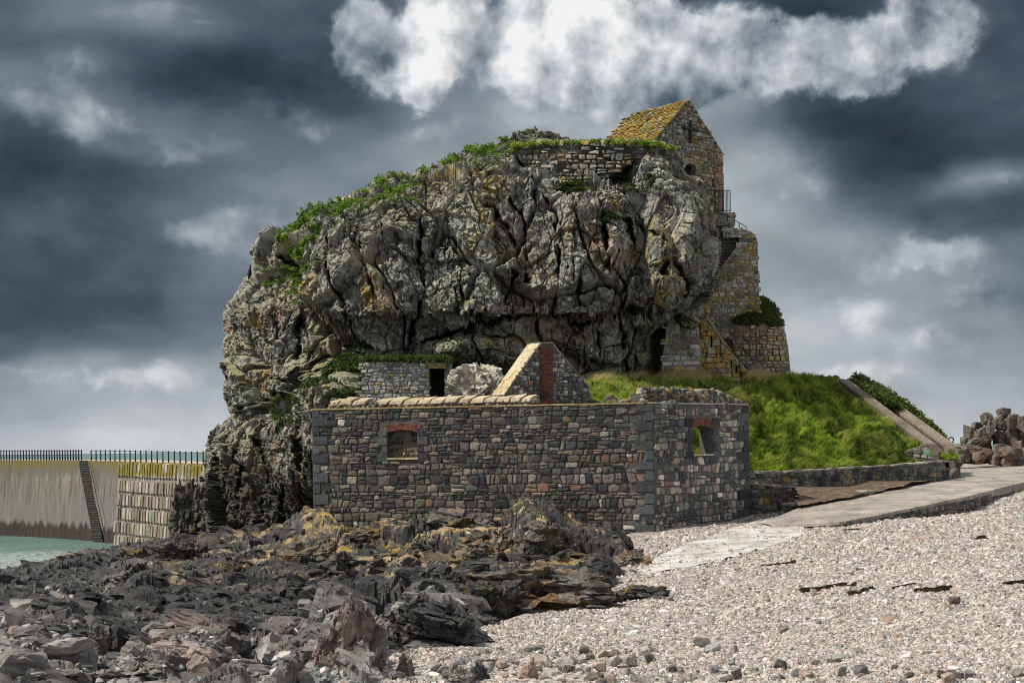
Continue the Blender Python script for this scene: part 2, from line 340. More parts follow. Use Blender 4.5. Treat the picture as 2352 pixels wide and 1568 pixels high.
def layout(W, H, hr, wr, split=.28, slant=.25, wob=.25):
    """irregular courses of rubble: polygons in wall coordinates"""
    out = []; v = -hr[0]*.5; ph = rng.uniform(0, 99)
    line = lambda k, u: wob*hr[0]*(math.sin(u*2.3/hr[1]*.25 + k*1.7 + ph) + .7*math.sin(u*5.1/hr[1]*.25 + k*2.9))
    k = 0
    while v < H:
        h = rng.uniform(*hr); u = -rng.uniform(0, wr[1]); s0 = 0.0
        while u < W + wr[0]:
            wd = rng.uniform(*wr)*(1.35 if rng.random() < .1 else 1); s1 = rng.normal(0, slant*h*.35)
            a, b = u, u + wd
            q = [(a - s0, v + line(k, a)), (b - s1, v + line(k, b)), (b + s1, v + h + line(k+1, b)), (a + s0, v + h + line(k+1, a))]
            r = rng.random()
            if r < split and h > hr[0]*1.15:
                t0, t1 = rng.uniform(.35, .65, 2); L = lambda p0, p1, t: (p0[0]*(1-t) + p1[0]*t, p0[1]*(1-t) + p1[1]*t)
                m0, m1 = L(q[0], q[3], t0), L(q[1], q[2], t1); out += [[q[0], q[1], m1, m0], [m0, m1, q[2], q[3]]]
            elif r > .93 and wd > wr[0]*1.4:
                t = rng.uniform(.4, .6); L = lambda p0, p1: (p0[0]*(1-t) + p1[0]*t, p0[1]*(1-t) + p1[1]*t)
                m0, m1 = L(q[0], q[1]), L(q[3], q[2]); out += [[q[0], m0, m1, q[3]], [m0, q[1], q[2], m1]]
            else: out.append(q)
            u = b; s0 = s1
        v += h; k += 1
    return out
def round_poly(q, gap, cut=(.06, .30), jit=.10):
    q = np.asarray(q, float); c = q.mean(0); sz = np.linalg.norm(q[2] - q[0])*.5
    mn = min(np.linalg.norm(q[1] - q[0]), np.linalg.norm(q[3] - q[0]))
    if mn < gap*2.5: return None
    q = c + (q - c)*np.clip(1 - gap/np.maximum(np.abs(q - c), 1e-4)*.5, .3, 1); r = []
    for i in range(4):
        p, a, b = q[i], q[i-1], q[(i+1) % 4]; t0, t1 = rng.uniform(*cut, 2)*min(1, mn/ max(np.linalg.norm(a-p), 1e-6)*1.4), rng.uniform(*cut)*min(1, mn/max(np.linalg.norm(b-p), 1e-6)*1.4)
        t0 = float(np.atleast_1d(t0)[0]); r += [p + (a - p)*min(t0, .45), p + (b - p)*min(t1, .45)]
    return np.array(r) + rng.normal(0, jit*mn*.35, (8, 2))
def stones(mb, polys, fmap, pal, gap=.02, prot=(.02, .06), keep=None, sink=.02, colf=None):
    """emit each stone as a low cushion proud of the mortar; fmap(u, v, w) -> xyz"""
    for q in polys:
        c = np.mean(q, 0)
        if keep is not None and not keep(c, np.asarray(q)): continue
        r = round_poly(q, gap)
        if r is None: continue
        n = len(r); d = rng.uniform(*prot); cc = r.mean(0); tl = rng.normal(0, .22, 2)*d/ max(np.ptp(r[:, 0]), .05)
        i1 = cc + (r - cc)*.86; i2 = cc + (r - cc)*.5
        uv = np.r_[r, i1, i2, [cc]]
        ww = np.r_[np.full(n, -sink), d*.82 + (i1 - cc) @ tl, d + (i2 - cc) @ tl + rng.normal(0, d*.1, n), [d*1.04]]
        col = colf(cc) if colf else None
        if col is None: col = pick(pal)
        F = [(k, (k+1) % n, n + (k+1) % n, n + k) for k in range(n)] + [(n+k, n + (k+1) % n, 2*n + (k+1) % n, 2*n + k) for k in range(n)] + [(2*n + k, 2*n + (k+1) % n, 3*n) for k in range(n)]
        mb.add(fmap(uv[:, 0], uv[:, 1], ww), F, col)
def planar(O, E, Up, N):
    O, E, Up, N = (np.asarray(a, float) for a in (O, E, Up, N))
    return lambda u, v, w: O + np.multiply.outer(np.asarray(u), E) + np.multiply.outer(np.asarray(v), Up) + np.multiply.outer(np.asarray(w), N)
def masonry_mat(name, mortar=(.11, .105, .095), yellow=0., pale=0., rough=.85):
    b = B(name); c = b.attr()
    c = b.mix(1.0, c, b.ramp(b.noise(9, 6, .7), [(.28, (.5, .5, .5)), (.5, (1, 1, 1)), (.72, (1.45, 1.43, 1.4))]), 'MULTIPLY')
    c = b.mix(1.0, c, b.ramp(b.noise(.8, 3, .6), [(.3, (.75, .75, .76)), (.6, (1.12, 1.1, 1.08))]), 'MULTIPLY')
    if pale: c = b.mix(b.math('MULTIPLY', b.rng(b.noise(1.6, 5, .65), .45, .6), b.rng(b.noise(14, 4, .7), .47, .6, 0, pale)), c, (.52, .53, .49))
    if yellow: c = b.mix(b.math('MULTIPLY', b.rng(b.noise(.7, 4, .6), .49, .63), b.rng(b.noise(5, 5, .7), .45, .58, 0, yellow)), c, b.ramp(b.noise(11, 3, .6), [(.35, (.22, .14, .018)), (.65, (.46, .29, .028))]))
    h = b.math('ADD', b.noise(14, 6, .7), b.math('MULTIPLY', b.noise(45, 3, .6), .4))
    return b.done(c, rough, h, .05, .8, .3)
M_HOUSE = masonry_mat('rubble masonry'); M_OLD = masonry_mat('old lichened masonry', yellow=.55, pale=.6); M_LICH = masonry_mat('pale lichened masonry', yellow=.35, pale=.9)
M_YEL = masonry_mat('yellow lichen masonry', yellow=.95, pale=.5); M_ROOF = masonry_mat('stone slab roof with yellow lichen', yellow=.6)
def simple(name, col, rough=.6, var=.25, scale=6., metal=0., bump=.0, spec=.3):
    b = B(name); c = b.mix(1.0, col, b.ramp(b.noise(scale, 5, .65), [(.3, (1-var,)*3), (.7, (1+var,)*3)]), 'MULTIPLY')
    return b.done(c, rough, b.noise(scale*3, 4, .6) if bump else None, bump, .6, spec, Metallic=metal)
M_IRON = simple('weathered black iron', (.022, .022, .024), .55, .3, 9, 0.0)
M_BRICK = masonry_mat('red brick')
M_MORTAR = simple('lime mortar', (.13, .12, .105), .95, .35, 5, 0, .02)
M_DARKMORT = simple('dark mortar', (.075, .07, .06), .95, .35, 5, 0, .02)
# ------------------------------------------------------------------ the crag
M_CRAG = rock_material('granite crag', [(.28, (.048, .047, .045)), (.43, (.135, .13, .12)), (.55, (.25, .24, .225)), (.68, (.40, .395, .375)), (.80, (.55, .55, .53))], yellow=.85, pale=.9, green=.85, black=.92, scale=.8, pink=.7, bump=.10, tide=.6)
def tab(pts, flip=True): 
    a = np.array(sorted(pts)); return lambda y: np.interp(y, a[:, 0], a[:, 1])
xl = tab([(318, 1215), (322, 1195), (330, 1165), (347, 1120), (366, 1060), (385, 1015), (402, 968), (416, 890), (440, 818), (460, 768), (490, 728), (515, 692), (546, 652), (556, 604), (575, 586), (600, 578), (628, 574), (640, 560), (668, 545), (690, 532), (712, 512), (730, 508), (790, 506), (830, 512), (870, 511), (905, 514), (938, 522), (950, 527), (985, 512), (995, 480), (1040, 472), (1100, 468), (1160, 470), (1240, 462), (1300, 440)])
xr = tab([(318, 1535), (330, 1545), (345, 1546), (385, 1562), (403, 1570), (412, 1586), (422, 1612), (440, 1630), (480, 1645), (540, 1652), (600, 1648), (640, 1642), (700, 1632), (740, 1640), (900, 1660), (1300, 1660)])
yf0 = tab([(318, 63.5), (345, 61.8), (410, 61.0), (425, 60.2), (500, 59.6), (620, 58.9), (715, 58.3), (760, 59.6), (800, 59.6), (870, 60.0), (930, 59.4), (1000, 58.8), (1100, 58.2), (1300, 57.5)])
NR, NF, NB = 640, 800, 90
py = np.linspace(318, 1270, NR)[:, None]
t = np.linspace(-1, 1, NF)[None]; s = .72*t + .28*np.sin(t*math.pi/2)
a, b_ = xl(py), xr(py); px = (a + b_)/2 + (b_ - a)/2*s
YC, YB = 69.5, 82.0
pw = np.where(s < 0, 2.3, 7.0)
round_ = (1 - np.abs(s)**pw).clip(0)**(1/pw)
D = YC - (YC - yf0(py))*round_
# authored relief (metres towards the viewer) as broad masses in the face
def bump(cx, cy, rx, ry, h, k=2): return h*np.exp(-((np.abs((px - cx)/rx))**k + (np.abs((py - cy)/ry))**k))
wx = fbm(np.stack([px.ravel()/60, np.broadcast_to(py, px.shape).ravel()/60, 0*px.ravel()], -1), 4, 5).reshape(px.shape)
wy = fbm(np.stack([px.ravel()/60 + 40, np.broadcast_to(py, px.shape).ravel()/60, 0*px.ravel()], -1), 4, 6).reshape(px.shape)
pxo, pyo = px, np.broadcast_to(py, px.shape)
px_, py_ = px, py
R = 0*px
R = R + bump(845, 620, 118, 165, 1.9, 4) + bump(835, 780, 110, 70, .6, 3)          # left buttress
R = R + bump(1080, 560, 100, 180, .9, 4) + bump(1050, 690, 90, 60, .7)
R = R + bump(1360, 560, 75, 150, 1.0, 4) + bump(1330, 480, 60, 70, .6) + bump(1420, 545, 40, 55, .8)
R = R + bump(1560, 540, 75, 150, 1.2, 4) + bump(1500, 390, 60, 45, .9, 3) + bump(1270, 600, 50, 120, .5)
R = R + bump(590, 830, 75, 100, .5, 4) + bump(610, 640, 60, 60, -.8)
R = R + bump(1100, 800, 130, 40, 1.7, 3) + bump(1200, 850, 60, 40, .9) + bump(1000, 810, 45, 30, 1.0)
R = R + bump(760, 1010, 95, 140, 4.2, 4) + bump(740, 900, 60, 60, 2.4, 3) + bump(860, 930, 120, 110, 2.2, 4)   # lower shelf behind the house
R = R + bump(545, 1110, 70, 130, 1.0, 3) + bump(640, 1020, 60, 90, .6, 3)
R = R - 3.4*sstep(1480, 1545, px)*sstep(705, 760, py) - 1.6*sstep(1430, 1500, px)*sstep(735, 780, py)
R = R - 1.3*sstep(1185, 1205, px)*sstep(1462, 1435, px)*sstep(418, 404, py)         # the shelf that carries the dry stone wall
R = R + .5*sstep(400, 425, py)*sstep(500, 460, py)*sstep(1200, 1230, px)*sstep(1480, 1440, px)
R = R - .9*sstep(945, 955, py + .23*(px - 525))*sstep(1005, 975, py + .23*(px - 525))*sstep(740, 700, px)   # undercut
grooves = [([(655, 600), (690, 640), (705, 700), (695, 760), (700, 900), (690, 1010), (715, 1200)], 11, 2.6),
 ([(985, 415), (975, 470), (965, 560), (970, 640), (955, 700), (945, 790), (940, 850)], 8, 2.2),
 ([(800, 470), (790, 520), (830, 560), (845, 640)], 5, .9), ([(770, 560), (760, 640), (790, 720), (800, 780)], 5, 1.0), ([(850, 640), (860, 720), (905, 800)], 5, .9),
 ([(1120, 480), (1160, 520), (1185, 560), (1190, 640), (1160, 700)], 12, 1.7), ([(1180, 470), (1215, 520), (1200, 600), (1210, 660)], 9, 1.5), ([(1240, 440), (1275, 500), (1285, 600), (1270, 720)], 7, 1.5),
 ([(950, 795), (1010, 770), (1080, 762), (1150, 742), (1220, 735), (1290, 722), (1330, 745), (1400, 728), (1520, 712)], 9, 2.0),
 ([(1270, 735), (1300, 730), (1330, 750)], 17, 1.8), ([(1290, 440), (1350, 420), (1375, 440), (1380, 490), (1395, 540), (1390, 620)], 7, 1.3), ([(1390, 490), (1440, 500), (1460, 560), (1440, 600), (1480, 640)], 7, 1.2),
 ([(1480, 520), (1530, 560), (1545, 600), (1500, 640), (1490, 700)], 9, 1.4), ([(1410, 620), (1440, 660), (1430, 720), (1440, 860)], 6, 1.2), ([(1340, 620), (1330, 700), (1350, 860)], 6, 1.0), ([(1500, 420), (1440, 430), (1380, 400)], 9, 1.3), ([(1545, 610), (1570, 660), (1565, 720)], 8, 1.3),
 ([(600, 700), (640, 760), (640, 830)], 6, .9), ([(560, 800), (610, 860), (690, 880)], 12, 1.3), ([(525, 945), (600, 925), (680, 900)], 7, 1.6), ([(540, 960), (555, 1040), (545, 1200)], 6, 1.1), ([(600, 980), (615, 1080), (600, 1220)], 7, 1.3), ([(640, 900), (655, 1000), (660, 1210)], 9, 1.8),
 ([(790, 790), (830, 830), (900, 850), (940, 810)], 8, 1.0), ([(500, 1000), (505, 1100), (490, 1240)], 5, .9), ([(1040, 600), (1060, 680), (1040, 740)], 4, .6), ([(880, 500), (890, 600), (870, 690)], 3, .5),
 ([(1290, 780), (1280, 870)], 7, 1.1), ([(1240, 790), (1235, 880)], 6, .9), ([(1380, 760), (1375, 870)], 6, .9), ([(1010, 440), (1030, 520), (1020, 600)], 4, .6), ([(1330, 510), (1310, 560), (1320, 640)], 4, .7)]
fw_ = np.stack([px.ravel()/17, np.broadcast_to(py, px.shape).ravel()/22, 0*px.ravel()], -1)
vx = fbm(fw_, 4, 15, .6).reshape(px.shape); vw = fbm(fw_*.6 + 30, 3, 16).reshape(px.shape)
qx, qy = px + wx*6 + vx*5, py + wy*6 + vx*4
for pts, wd, dp in grooves:
    d = segdist(qx, qy, pts); R = R - .95*dp*np.exp(-(d/(wd*.46*(1 + .6*vw)))**1.6)*np.clip(.62 + .8*wx + 1.0*vw, .08, 1.35)
fade = np.broadcast_to(sstep(0, .25, round_), px.shape)
xline = tab([(500, 1690), (545, 1652), (600, 1640), (640, 1624), (680, 1604), (710, 1585), (780, 1570), (1300, 1570)])
R = R - 4.5*sstep(-3, 9, px - xline(py))*sstep(520, 560, py)
P0_ = U(px, py, D); P = U(px, py, D - R*fade)
N = grid_normals(P0_); N *= np.sign((N*-P).sum(-1, keepdims=True))
q = P.reshape(-1, 3); nq = N.reshape(-1, 3)
q_r = q @ np.array([[.956, -.21, .2], [.24, .95, -.1], [-.17, .15, .97]]).T
wq = q_r + .10*np.stack([fbm(q*.7, 3, 40), fbm(q*.7 + 9, 3, 41), fbm(q*.7 + 19, 3, 42)], -1)
rel = facets(wq, (.30, .30, .25), 3, .52, .40, .05, .60)
rel += facets(wq, (.85, .85, .75), 4, .19, .30, .05, .22)
rel += facets(q + .08*fbm(q*2, 2, 44)[:, None], (2.2, 2.2, 1.9), 5, .075, .17, .06, .05)
rel += facets(q, (5.5, 5.5, 4), 6, .04, .09, .1, .02)
rel += .05*fbm(q*np.array([.9, .9, .5]), 3, 8, .5) + .035*fbm(q*5, 3, 9, .6)
amp = (.22 + .78*fade.reshape(-1)); amp = np.where((pxo.ravel() > 1440) & (pyo.ravel() > 430) & (pyo.ravel() < 640), amp*.55, amp)*np.where(pxo.ravel() > 1200, .25 + .75*sstep(322, 352, pyo.ravel()), 1)
disp = rel*amp
dirn = nq*.75 + np.array([0, -.25, 0]); sil = (1 - fade.reshape(-1))
q2 = q + dirn*disp[:, None]
P = q2.reshape(P.shape)
CR_P, CR_PX, CR_PY = P, pxo, pyo
# back half
tb = np.linspace(0, 1, NB + 2)[1:-1][None]; ang_ = tb*math.pi
R0, L0 = P[:, -1], P[:, 0]
mid = (R0 + L0)/2; hv = (R0 - L0)/2
back = mid[:, None] + hv[:, None]*np.cos(ang_)[..., None]
back[..., 1] += (YB - YC)*np.sin(ang_)*np.clip((py - 300)/250, .25, 1); back[..., 2] -= .9*np.sin(ang_)
bq = back.reshape(-1, 3); bn = np.stack([np.cos(ang_)+0*py, np.sin(ang_)+0*py, 0*py*tb], -1).reshape(-1, 3)
back = (bq + bn*(facets(bq, (.38, .38, .22), 3, .5, .75, .1, .45)*np.sin(np.broadcast_to(ang_, back.shape[:2])).ravel())[:, None]).reshape(back.shape)
ringv = np.concatenate([P, back], 1); nc = ringv.shape[1]
top = ringv[0]; cen = top.mean(0); caps = [cen + (top - cen)*k + np.array([0, 0, -.25*(1-k)]) for k in (.8, .6, .4, .2, .03)]
V = np.concatenate([np.concatenate([c[None] for c in caps[::-1]]), ringv])
crag = mesh_obj('granite_crag', V.reshape(-1, 3), grid_faces(len(V), nc, True), M_CRAG)
tag(crag, 'huge weathered granite crag with lichen carrying the chapel', 'crag')
# rock knoll on the skyline
def icos(sub, cache={}):
    if sub in cache: return cache[sub]
    p = (1 + 5**.5)/2
    V = [(-1, p, 0), (1, p, 0), (-1, -p, 0), (1, -p, 0), (0, -1, p), (0, 1, p), (0, -1, -p), (0, 1, -p), (p, 0, -1), (p, 0, 1), (-p, 0, -1), (-p, 0, 1)]
    F = [(0, 11, 5), (0, 5, 1), (0, 1, 7), (0, 7, 10), (0, 10, 11), (1, 5, 9), (5, 11, 4), (11, 10, 2), (10, 7, 6), (7, 1, 8), (3, 9, 4), (3, 4, 2), (3, 2, 6), (3, 6, 8), (3, 8, 9), (4, 9, 5), (2, 4, 11), (6, 2, 10), (8, 6, 7), (9, 8, 1)]
    V = [np.array(v)/np.linalg.norm(v) for v in V]
    for _ in range(sub):
        mp = {}; G = []
        def mdp(i, j):
            k = (min(i, j), max(i, j))
            if k not in mp: m = V[i] + V[j]; V.append(m/np.linalg.norm(m)); mp[k] = len(V) - 1
            return mp[k]
        for a, b, c in F:
            x, y, z = mdp(a, b), mdp(b, c), mdp(c, a); G += [(a, x, z), (b, y, x), (c, z, y), (x, y, z)]
        F = G
    cache[sub] = (np.array(V), np.array(F)); return cache[sub]
def boulder(size, seed, sub=4, planes=11, rough=.06, blocky=0.5, freq=2.2, strata=0.):
    """an angular stone: a ball cut by random planes, then roughened"""
    r = np.random.default_rng(seed); V, F = icos(sub)
    n = r.normal(size=(planes, 3)); n /= np.linalg.norm(n, axis=1)[:, None]; d = r.uniform(.62, .95, planes)
    ax = np.r_[np.eye(3), -np.eye(3)]; ax = ax + r.normal(0, .16, ax.shape); ax /= np.linalg.norm(ax, axis=1)[:, None]
    n = np.r_[n, ax]; d = np.r_[d, np.full(6, 1 - .32*blocky)*r.uniform(.9, 1.08, 6)]
    dt = V @ n.T; rad = np.min(np.where(dt > .05, d/np.maximum(dt, .05), 9), 1).clip(0, 1.25)
    W = V*rad[:, None]; off = r.uniform(-50, 50, 3)
    dsp = rough*(fbm(W*freq + off, 4, seed % 97, .5)*.45 + fbm(W*freq*3.5 + off, 3, 5)*.18)
    if sub >= 4: dsp = dsp + facets(W*freq + off, (.95, .95, 1.5), seed % 89, rough*1.5, rough*2.2) + facets(W*freq*2.4 + off, (.95, .95, 1.5), seed % 83, rough*.55, rough*1.0)
    W = W + V*dsp[:, None]
    return W*np.asarray(size, float), F
def rotz(V, a, tx=0., ty=0.):
    c, s = math.cos(a), math.sin(a); R = np.array([[c, -s, 0], [s, c, 0], [0, 0, 1]])
    cx, sx = math.cos(tx), math.sin(tx); Rx = np.array([[1, 0, 0], [0, cx, -sx], [0, sx, cx]])
    cy, sy = math.cos(ty), math.sin(ty); Ry = np.array([[cy, 0, sy], [0, 1, 0], [-sy, 0, cy]])
    return V @ (R @ Rx @ Ry).T
def rock_at(name, x0, x1, y0, y1, Dp, mat, seed, label, cat='rock', depth=1.0, group=None, sub=5, tilt=0., sink=.25, az=0., **kw):
    """a separate stone that fills the given extent as seen from the viewpoint, Dp metres away"""
    w_, h_ = (x1 - x0)/FPX*Dp, (y1 - y0)/FPX*Dp
    V, F = boulder((w_/2*1.04, w_/2*depth, h_/2*(1 + sink)), seed, sub, **kw)
    V = rotz(V, az, 0, tilt); c = U((x0 + x1)/2, (y0 + y1)/2, Dp) - np.array([0, 0, h_/2*sink])
    return tag(mesh_obj(name, V + c, F, mat), label, cat, group)
rock_at('rock_knoll', 1195, 1305, 304, 345, 68, M_CRAG, 11, 'low brown rock knoll on the grassy skyline of the crag', depth=.9, sub=5, rough=.1)
# ------------------------------------------------------------------ dry stone wall on the crag top
def px_masonry(name, W, H, fuv, depth_fn, pal, mat, hr, wr, keep, gap, prot, body=None, parent=None, colf=None, **kw):
    mb = MB()
    def fm(u, v, w):
        x, y = fuv(np.asarray(u, float), np.asarray(v, float)); return U(x, y, depth_fn(x, y) - np.asarray(w))
    stones(mb, layout(W, H, hr, wr, **kw), fm, pal, gap, prot, keep, colf=colf)
    return mb
def slab_px(mb, poly, depth_fn, thick, col=(.07, .065, .055), n=None):
    """a wall body: front outline in view directions at its own depth, pushed back by its thickness"""
    poly = np.array(poly, float); d = depth_fn(poly[:, 0], poly[:, 1])
    A = U(poly[:, 0], poly[:, 1], d); mb.prism(A, (0, thick, 0), col)
SC = 61.0/FPX
poly_dw = [(1183, 352), (1205, 338), (1240, 330), (1330, 327), (1430, 329), (1500, 331), (1530, 338), (1540, 352), (1500, 366), (1462, 366), (1420, 388), (1395, 408), (1330, 418), (1250, 412), (1215, 396)]
dfun = lambda x, y: 61.0 + 0*x + .0035*np.abs(x - 1350) - .004*(y - 330)
mb = px_masonry('w', 372*SC, 100*SC, lambda u, v: (1178 + u/SC, 425 - v/SC), dfun, PAL_OLD, None, (.12, .30), (.16, .50), lambda c, q: inpoly(1178 + c[0]/SC, 425 - c[1]/SC, poly_dw), .05, (.05, .13))
slab_px(mb, poly_dw, dfun, 1.6)
o = mb.build('dry_stone_wall', M_OLD); tag(o, 'grey dry stone retaining wall below the grass on top of the crag', 'wall')
# ------------------------------------------------------------------ ruined house
Apt, Bpt, Cpt = U(720, 1222, 51.0), U(1505, 1225, 48.0), U(1722, 1190, 51.3)
ZT, ZB = 1.43, -3.7
def wallframe(p, q):
    e = np.array([q[0] - p[0], q[1] - p[1], 0]); W = np.linalg.norm(e); e = e/W; n = np.array([e[1], -e[0], 0])
    return np.array([p[0], p[1], ZB]), e, n, W
H = ZT - ZB
hO, hE, hN, hW = wallframe(Apt, Bpt); eO, eE, eN, eW = wallframe(Bpt, Cpt)
UP = np.array([0, 0, 1.])
def wall_uv(px, py, O, E, N):
    """where a line of sight meets a wall"""
    d = U(px, py, 1.0); t = (O @ N)/(d @ N); p = d*t - O; return p @ E, p[2]
house = empty('ruined_house', (Apt + Cpt)/2*[1, 1, 0] + [0, 0, ZB + .7], 'roofless house ruin of dark mixed rubble with brick window arches', 'ruin')
def wall_with_hole(mb, O, E, N, W, H, hole, th, col):
    """a wall body with one arched opening cut through it"""
    u0, u1, v0, v1, rise = hole
    n = 8; arch = [(u0 + (u1 - u0)*k/n, v1 + rise*math.sin(math.pi*k/n)) for k in range(n + 1)]
    f = lambda u, v, w: O + E*u + UP*v + N*w
    def pr(poly): mb.prism([f(u, v, 0) for u, v in poly], -N*th, col)
    pr([(0, 0), (u0, 0), (u0, H), (0, H)]); pr([(u1, 0), (W, 0), (W, H), (u1, H)]); pr([(u0, 0), (u1, 0), (u1, v0), (u0, v0)])
    for (a, b), (c, d) in zip(arch[:-1], arch[1:]): pr([(a, b), (c, d), (c, H), (a, H)])
def window_of(px0, px1, py0, py1, O, E, N):
    a = wall_uv(px0, py1, O, E, N); b = wall_uv(px1, py0, O, E, N); return a[0], b[0], a[1], b[1]
w1_ = (*window_of(891, 958, 993, 1055, hO, hE, hN), .10); w2_ = (*window_of(1592, 1636, 985, 1046, eO, eE, eN), .13)
def outside(win, pad=.0, top=.28):
    u0, u1, v0, v1, r = win
    def k(c, q): return not (q[:, 0].max() > u0 + .04 - pad and q[:, 0].min() < u1 - .04 + pad and q[:, 1].max() > v0 + .03 and q[:, 1].min() < v1 + r + top)
    return k
def front_wall(nm, O, E, N, W, win, pal, hr, wr, quoinL, quoinR, ph, mort):
    mb = MB(); wall_with_hole(mb, O, E, N, W, H, win, .6, mort); fm = planar(O, E, UP, N)
    qs = []; v = .0; k = ph
    while v < H - .1:
        h = min(rng.uniform(.30, .40), H - v - .02)
        if quoinL: qs.append([(0, v), (.62 if k % 2 else .30, v), (.62 if k % 2 else .30, v + h), (0, v + h)])
        if quoinR: qs.append([(W - (.34 if k % 2 else .66), v), (W, v), (W, v + h), (W - (.34 if k % 2 else .66), v + h)])
        v += h; k += 1
    u0, u1, v0, v1, r = win
    v = v0 - .1; k = 0
    while v < v1 + .1:
        h = rng.uniform(.26, .36); a = .24 if k % 2 else .42
        qs += [[(u0 - a, v), (u0, v), (u0, v + h), (u0 - a, v + h)], [(u1, v), (u1 + a, v), (u1 + a, v + h), (u1, v + h)]]; v += h; k += 1
    dark = [((.060, .070, .076), 5), ((.085, .095, .10), 4), ((.045, .052, .058), 3), ((.14, .15, .15), 1)]
    for q in qs:
        stones(mb, [[(a, b) for a, b in q]], fm, dark, .012, (.03, .06), None, cut=None) if False else None
        r_ = round_poly(q, .02, (.03, .10), .03)
        if r_ is None: continue
        stones_flat(mb, r_, fm, pick(dark), rng.uniform(.035, .06))
    boxes = np.array([[min(p[0] for p in q), max(p[0] for p in q), min(p[1] for p in q), max(p[1] for p in q)] for q in qs])
    ko = outside(win)
    def keep(c, q):
        if c[0] < .05 or c[0] > W - .05 or c[1] > H - .02 or c[1] < .1: return False
        if not ko(c, q): return False
        return not np.any((boxes[:, 0] - .02 < c[0]) & (boxes[:, 1] + .02 > c[0]) & (boxes[:, 2] < c[1]) & (boxes[:, 3] > c[1]))
    stones(mb, layout(W, H, hr, wr), fm, pal, .022, (.02, .065), keep)
    return mb.build(nm, M_HOUSE, house)
def stones_flat(mb, r, fm, col, d):
    n = len(r); cc = r.mean(0); i1 = cc + (r - cc)*.93; uv = np.r_[r, i1, [cc]]; ww = np.r_[np.full(n, -.02), np.full(n, d), [d*1.05]]
    mb.add(fm(uv[:, 0], uv[:, 1], ww), [(k, (k+1) % n, n + (k+1) % n, n + k) for k in range(n)] + [(n+k, n + (k+1) % n, 2*n) for k in range(n)], col)
fw = front_wall('front_wall', hO, hE, hN, hW, w1_, PAL_HOUSE, (.11, .34), (.14, .46), True, True, 0, (.105, .10, .09))
ew = front_wall('end_wall', eO, eE, eN, eW, w2_, PAL_END, (.14, .30), (.12, .32), False, True, 1, (.12, .115, .105)); tag(ew, 'end wall of paler rubble with an open window')
# back walls, out of sight but they stand there
mb = MB(); Lp = Apt + np.array([.9, 4.6, 0])
mb.prism([[Apt[0], Apt[1] + .05, ZB], [Apt[0] + .5, Apt[1] + .05, ZB], [Lp[0] + .5, Lp[1], ZB], [Lp[0], Lp[1], ZB]], (0, 0, 4.4), (.10, .10, .09))
mb.build('side_wall', M_HOUSE, house)
def arch_bricks(win, O, E, N, parent, nb):
    u0, u1, v0, v1, r = win; mb = MB(); fm = planar(O, E, UP, N); t = .23; hw = (u1 - u0)/2 + .06; cu = (u0 + u1)/2
    R = (hw*hw + r*r)/(2*r); cv = v1 + r - R; a0 = math.asin(min(1, hw/R))
    for k in range(nb):
        a, b = -a0 + 2*a0*(k + .06)/nb, -a0 + 2*a0*(k + .94)/nb; rr = R + .005
        for (r0, r1) in (((rr, rr + t*.48), (rr + t*.52, rr + t)) if k % 2 else ((rr, rr + t),)):
            q = [(cu + r0*math.sin(a), cv + r0*math.cos(a)), (cu + r0*math.sin(b), cv + r0*math.cos(b)), (cu + r1*math.sin(b), cv + r1*math.cos(b)), (cu + r1*math.sin(a), cv + r1*math.cos(a))]
            P4 = [fm(x, y, .035) for x, y in q]; mb.prism(P4, -N*.3, np.array((.20, .072, .052))*rng.uniform(.55, 1.3))
    o = mb.build('brick_arch', M_BRICK, parent)
    return o
def sill(win, O, E, N, parent, col, th=.07):
    u0, u1, v0, v1, r = win; mb = MB(); f = planar(O, E, UP, N)
    mb.box(f(u0 - .02, v0 - .005, .06), E*(u1 - u0 + .04), -N*.3, UP*th, col); return mb.build('sill', M_OLD, parent)
arch_bricks(w1_, hO, hE, hN, fw, 17); arch_bricks(w2_, eO, eE, eN, ew, 15)
sill(w1_, hO, hE, hN, fw, (.52, .44, .30)); sill(w2_, eO, eE, eN, ew, (.55, .5, .42), .05)
# blocked window
mb = MB(); u0, u1, v0, v1, r = w1_; f = planar(hO, hE, UP, hN)
mb.box(f(u0 - .02, v0 - .02, -.22), hE*(u1 - u0 + .04), -hN*.2, UP*(v1 + r - v0 + .05), (.125, .105, .08))
lay = [[(a + u0, b + v0) for a, b in q] for q in layout(u1 - u0, v1 - v0 + r, (.09, .17), (.08, .20))]
def kin(c, q): return u0 < c[0] < u1 and v0 < c[1] < v1 + r*.8
fm = planar(hO - hN*.22, hE, UP, hN)
stones(mb, lay, fm, [((.04, .04, .04), 6), ((.075, .07, .062), 5), ((.19, .15, .105), 4), ((.26, .22, .17), 2)], .045, (.03, .07), kin)
tag(mb.build('window_infill', M_HOUSE, fw), 'stone blocking set in brown mortar')
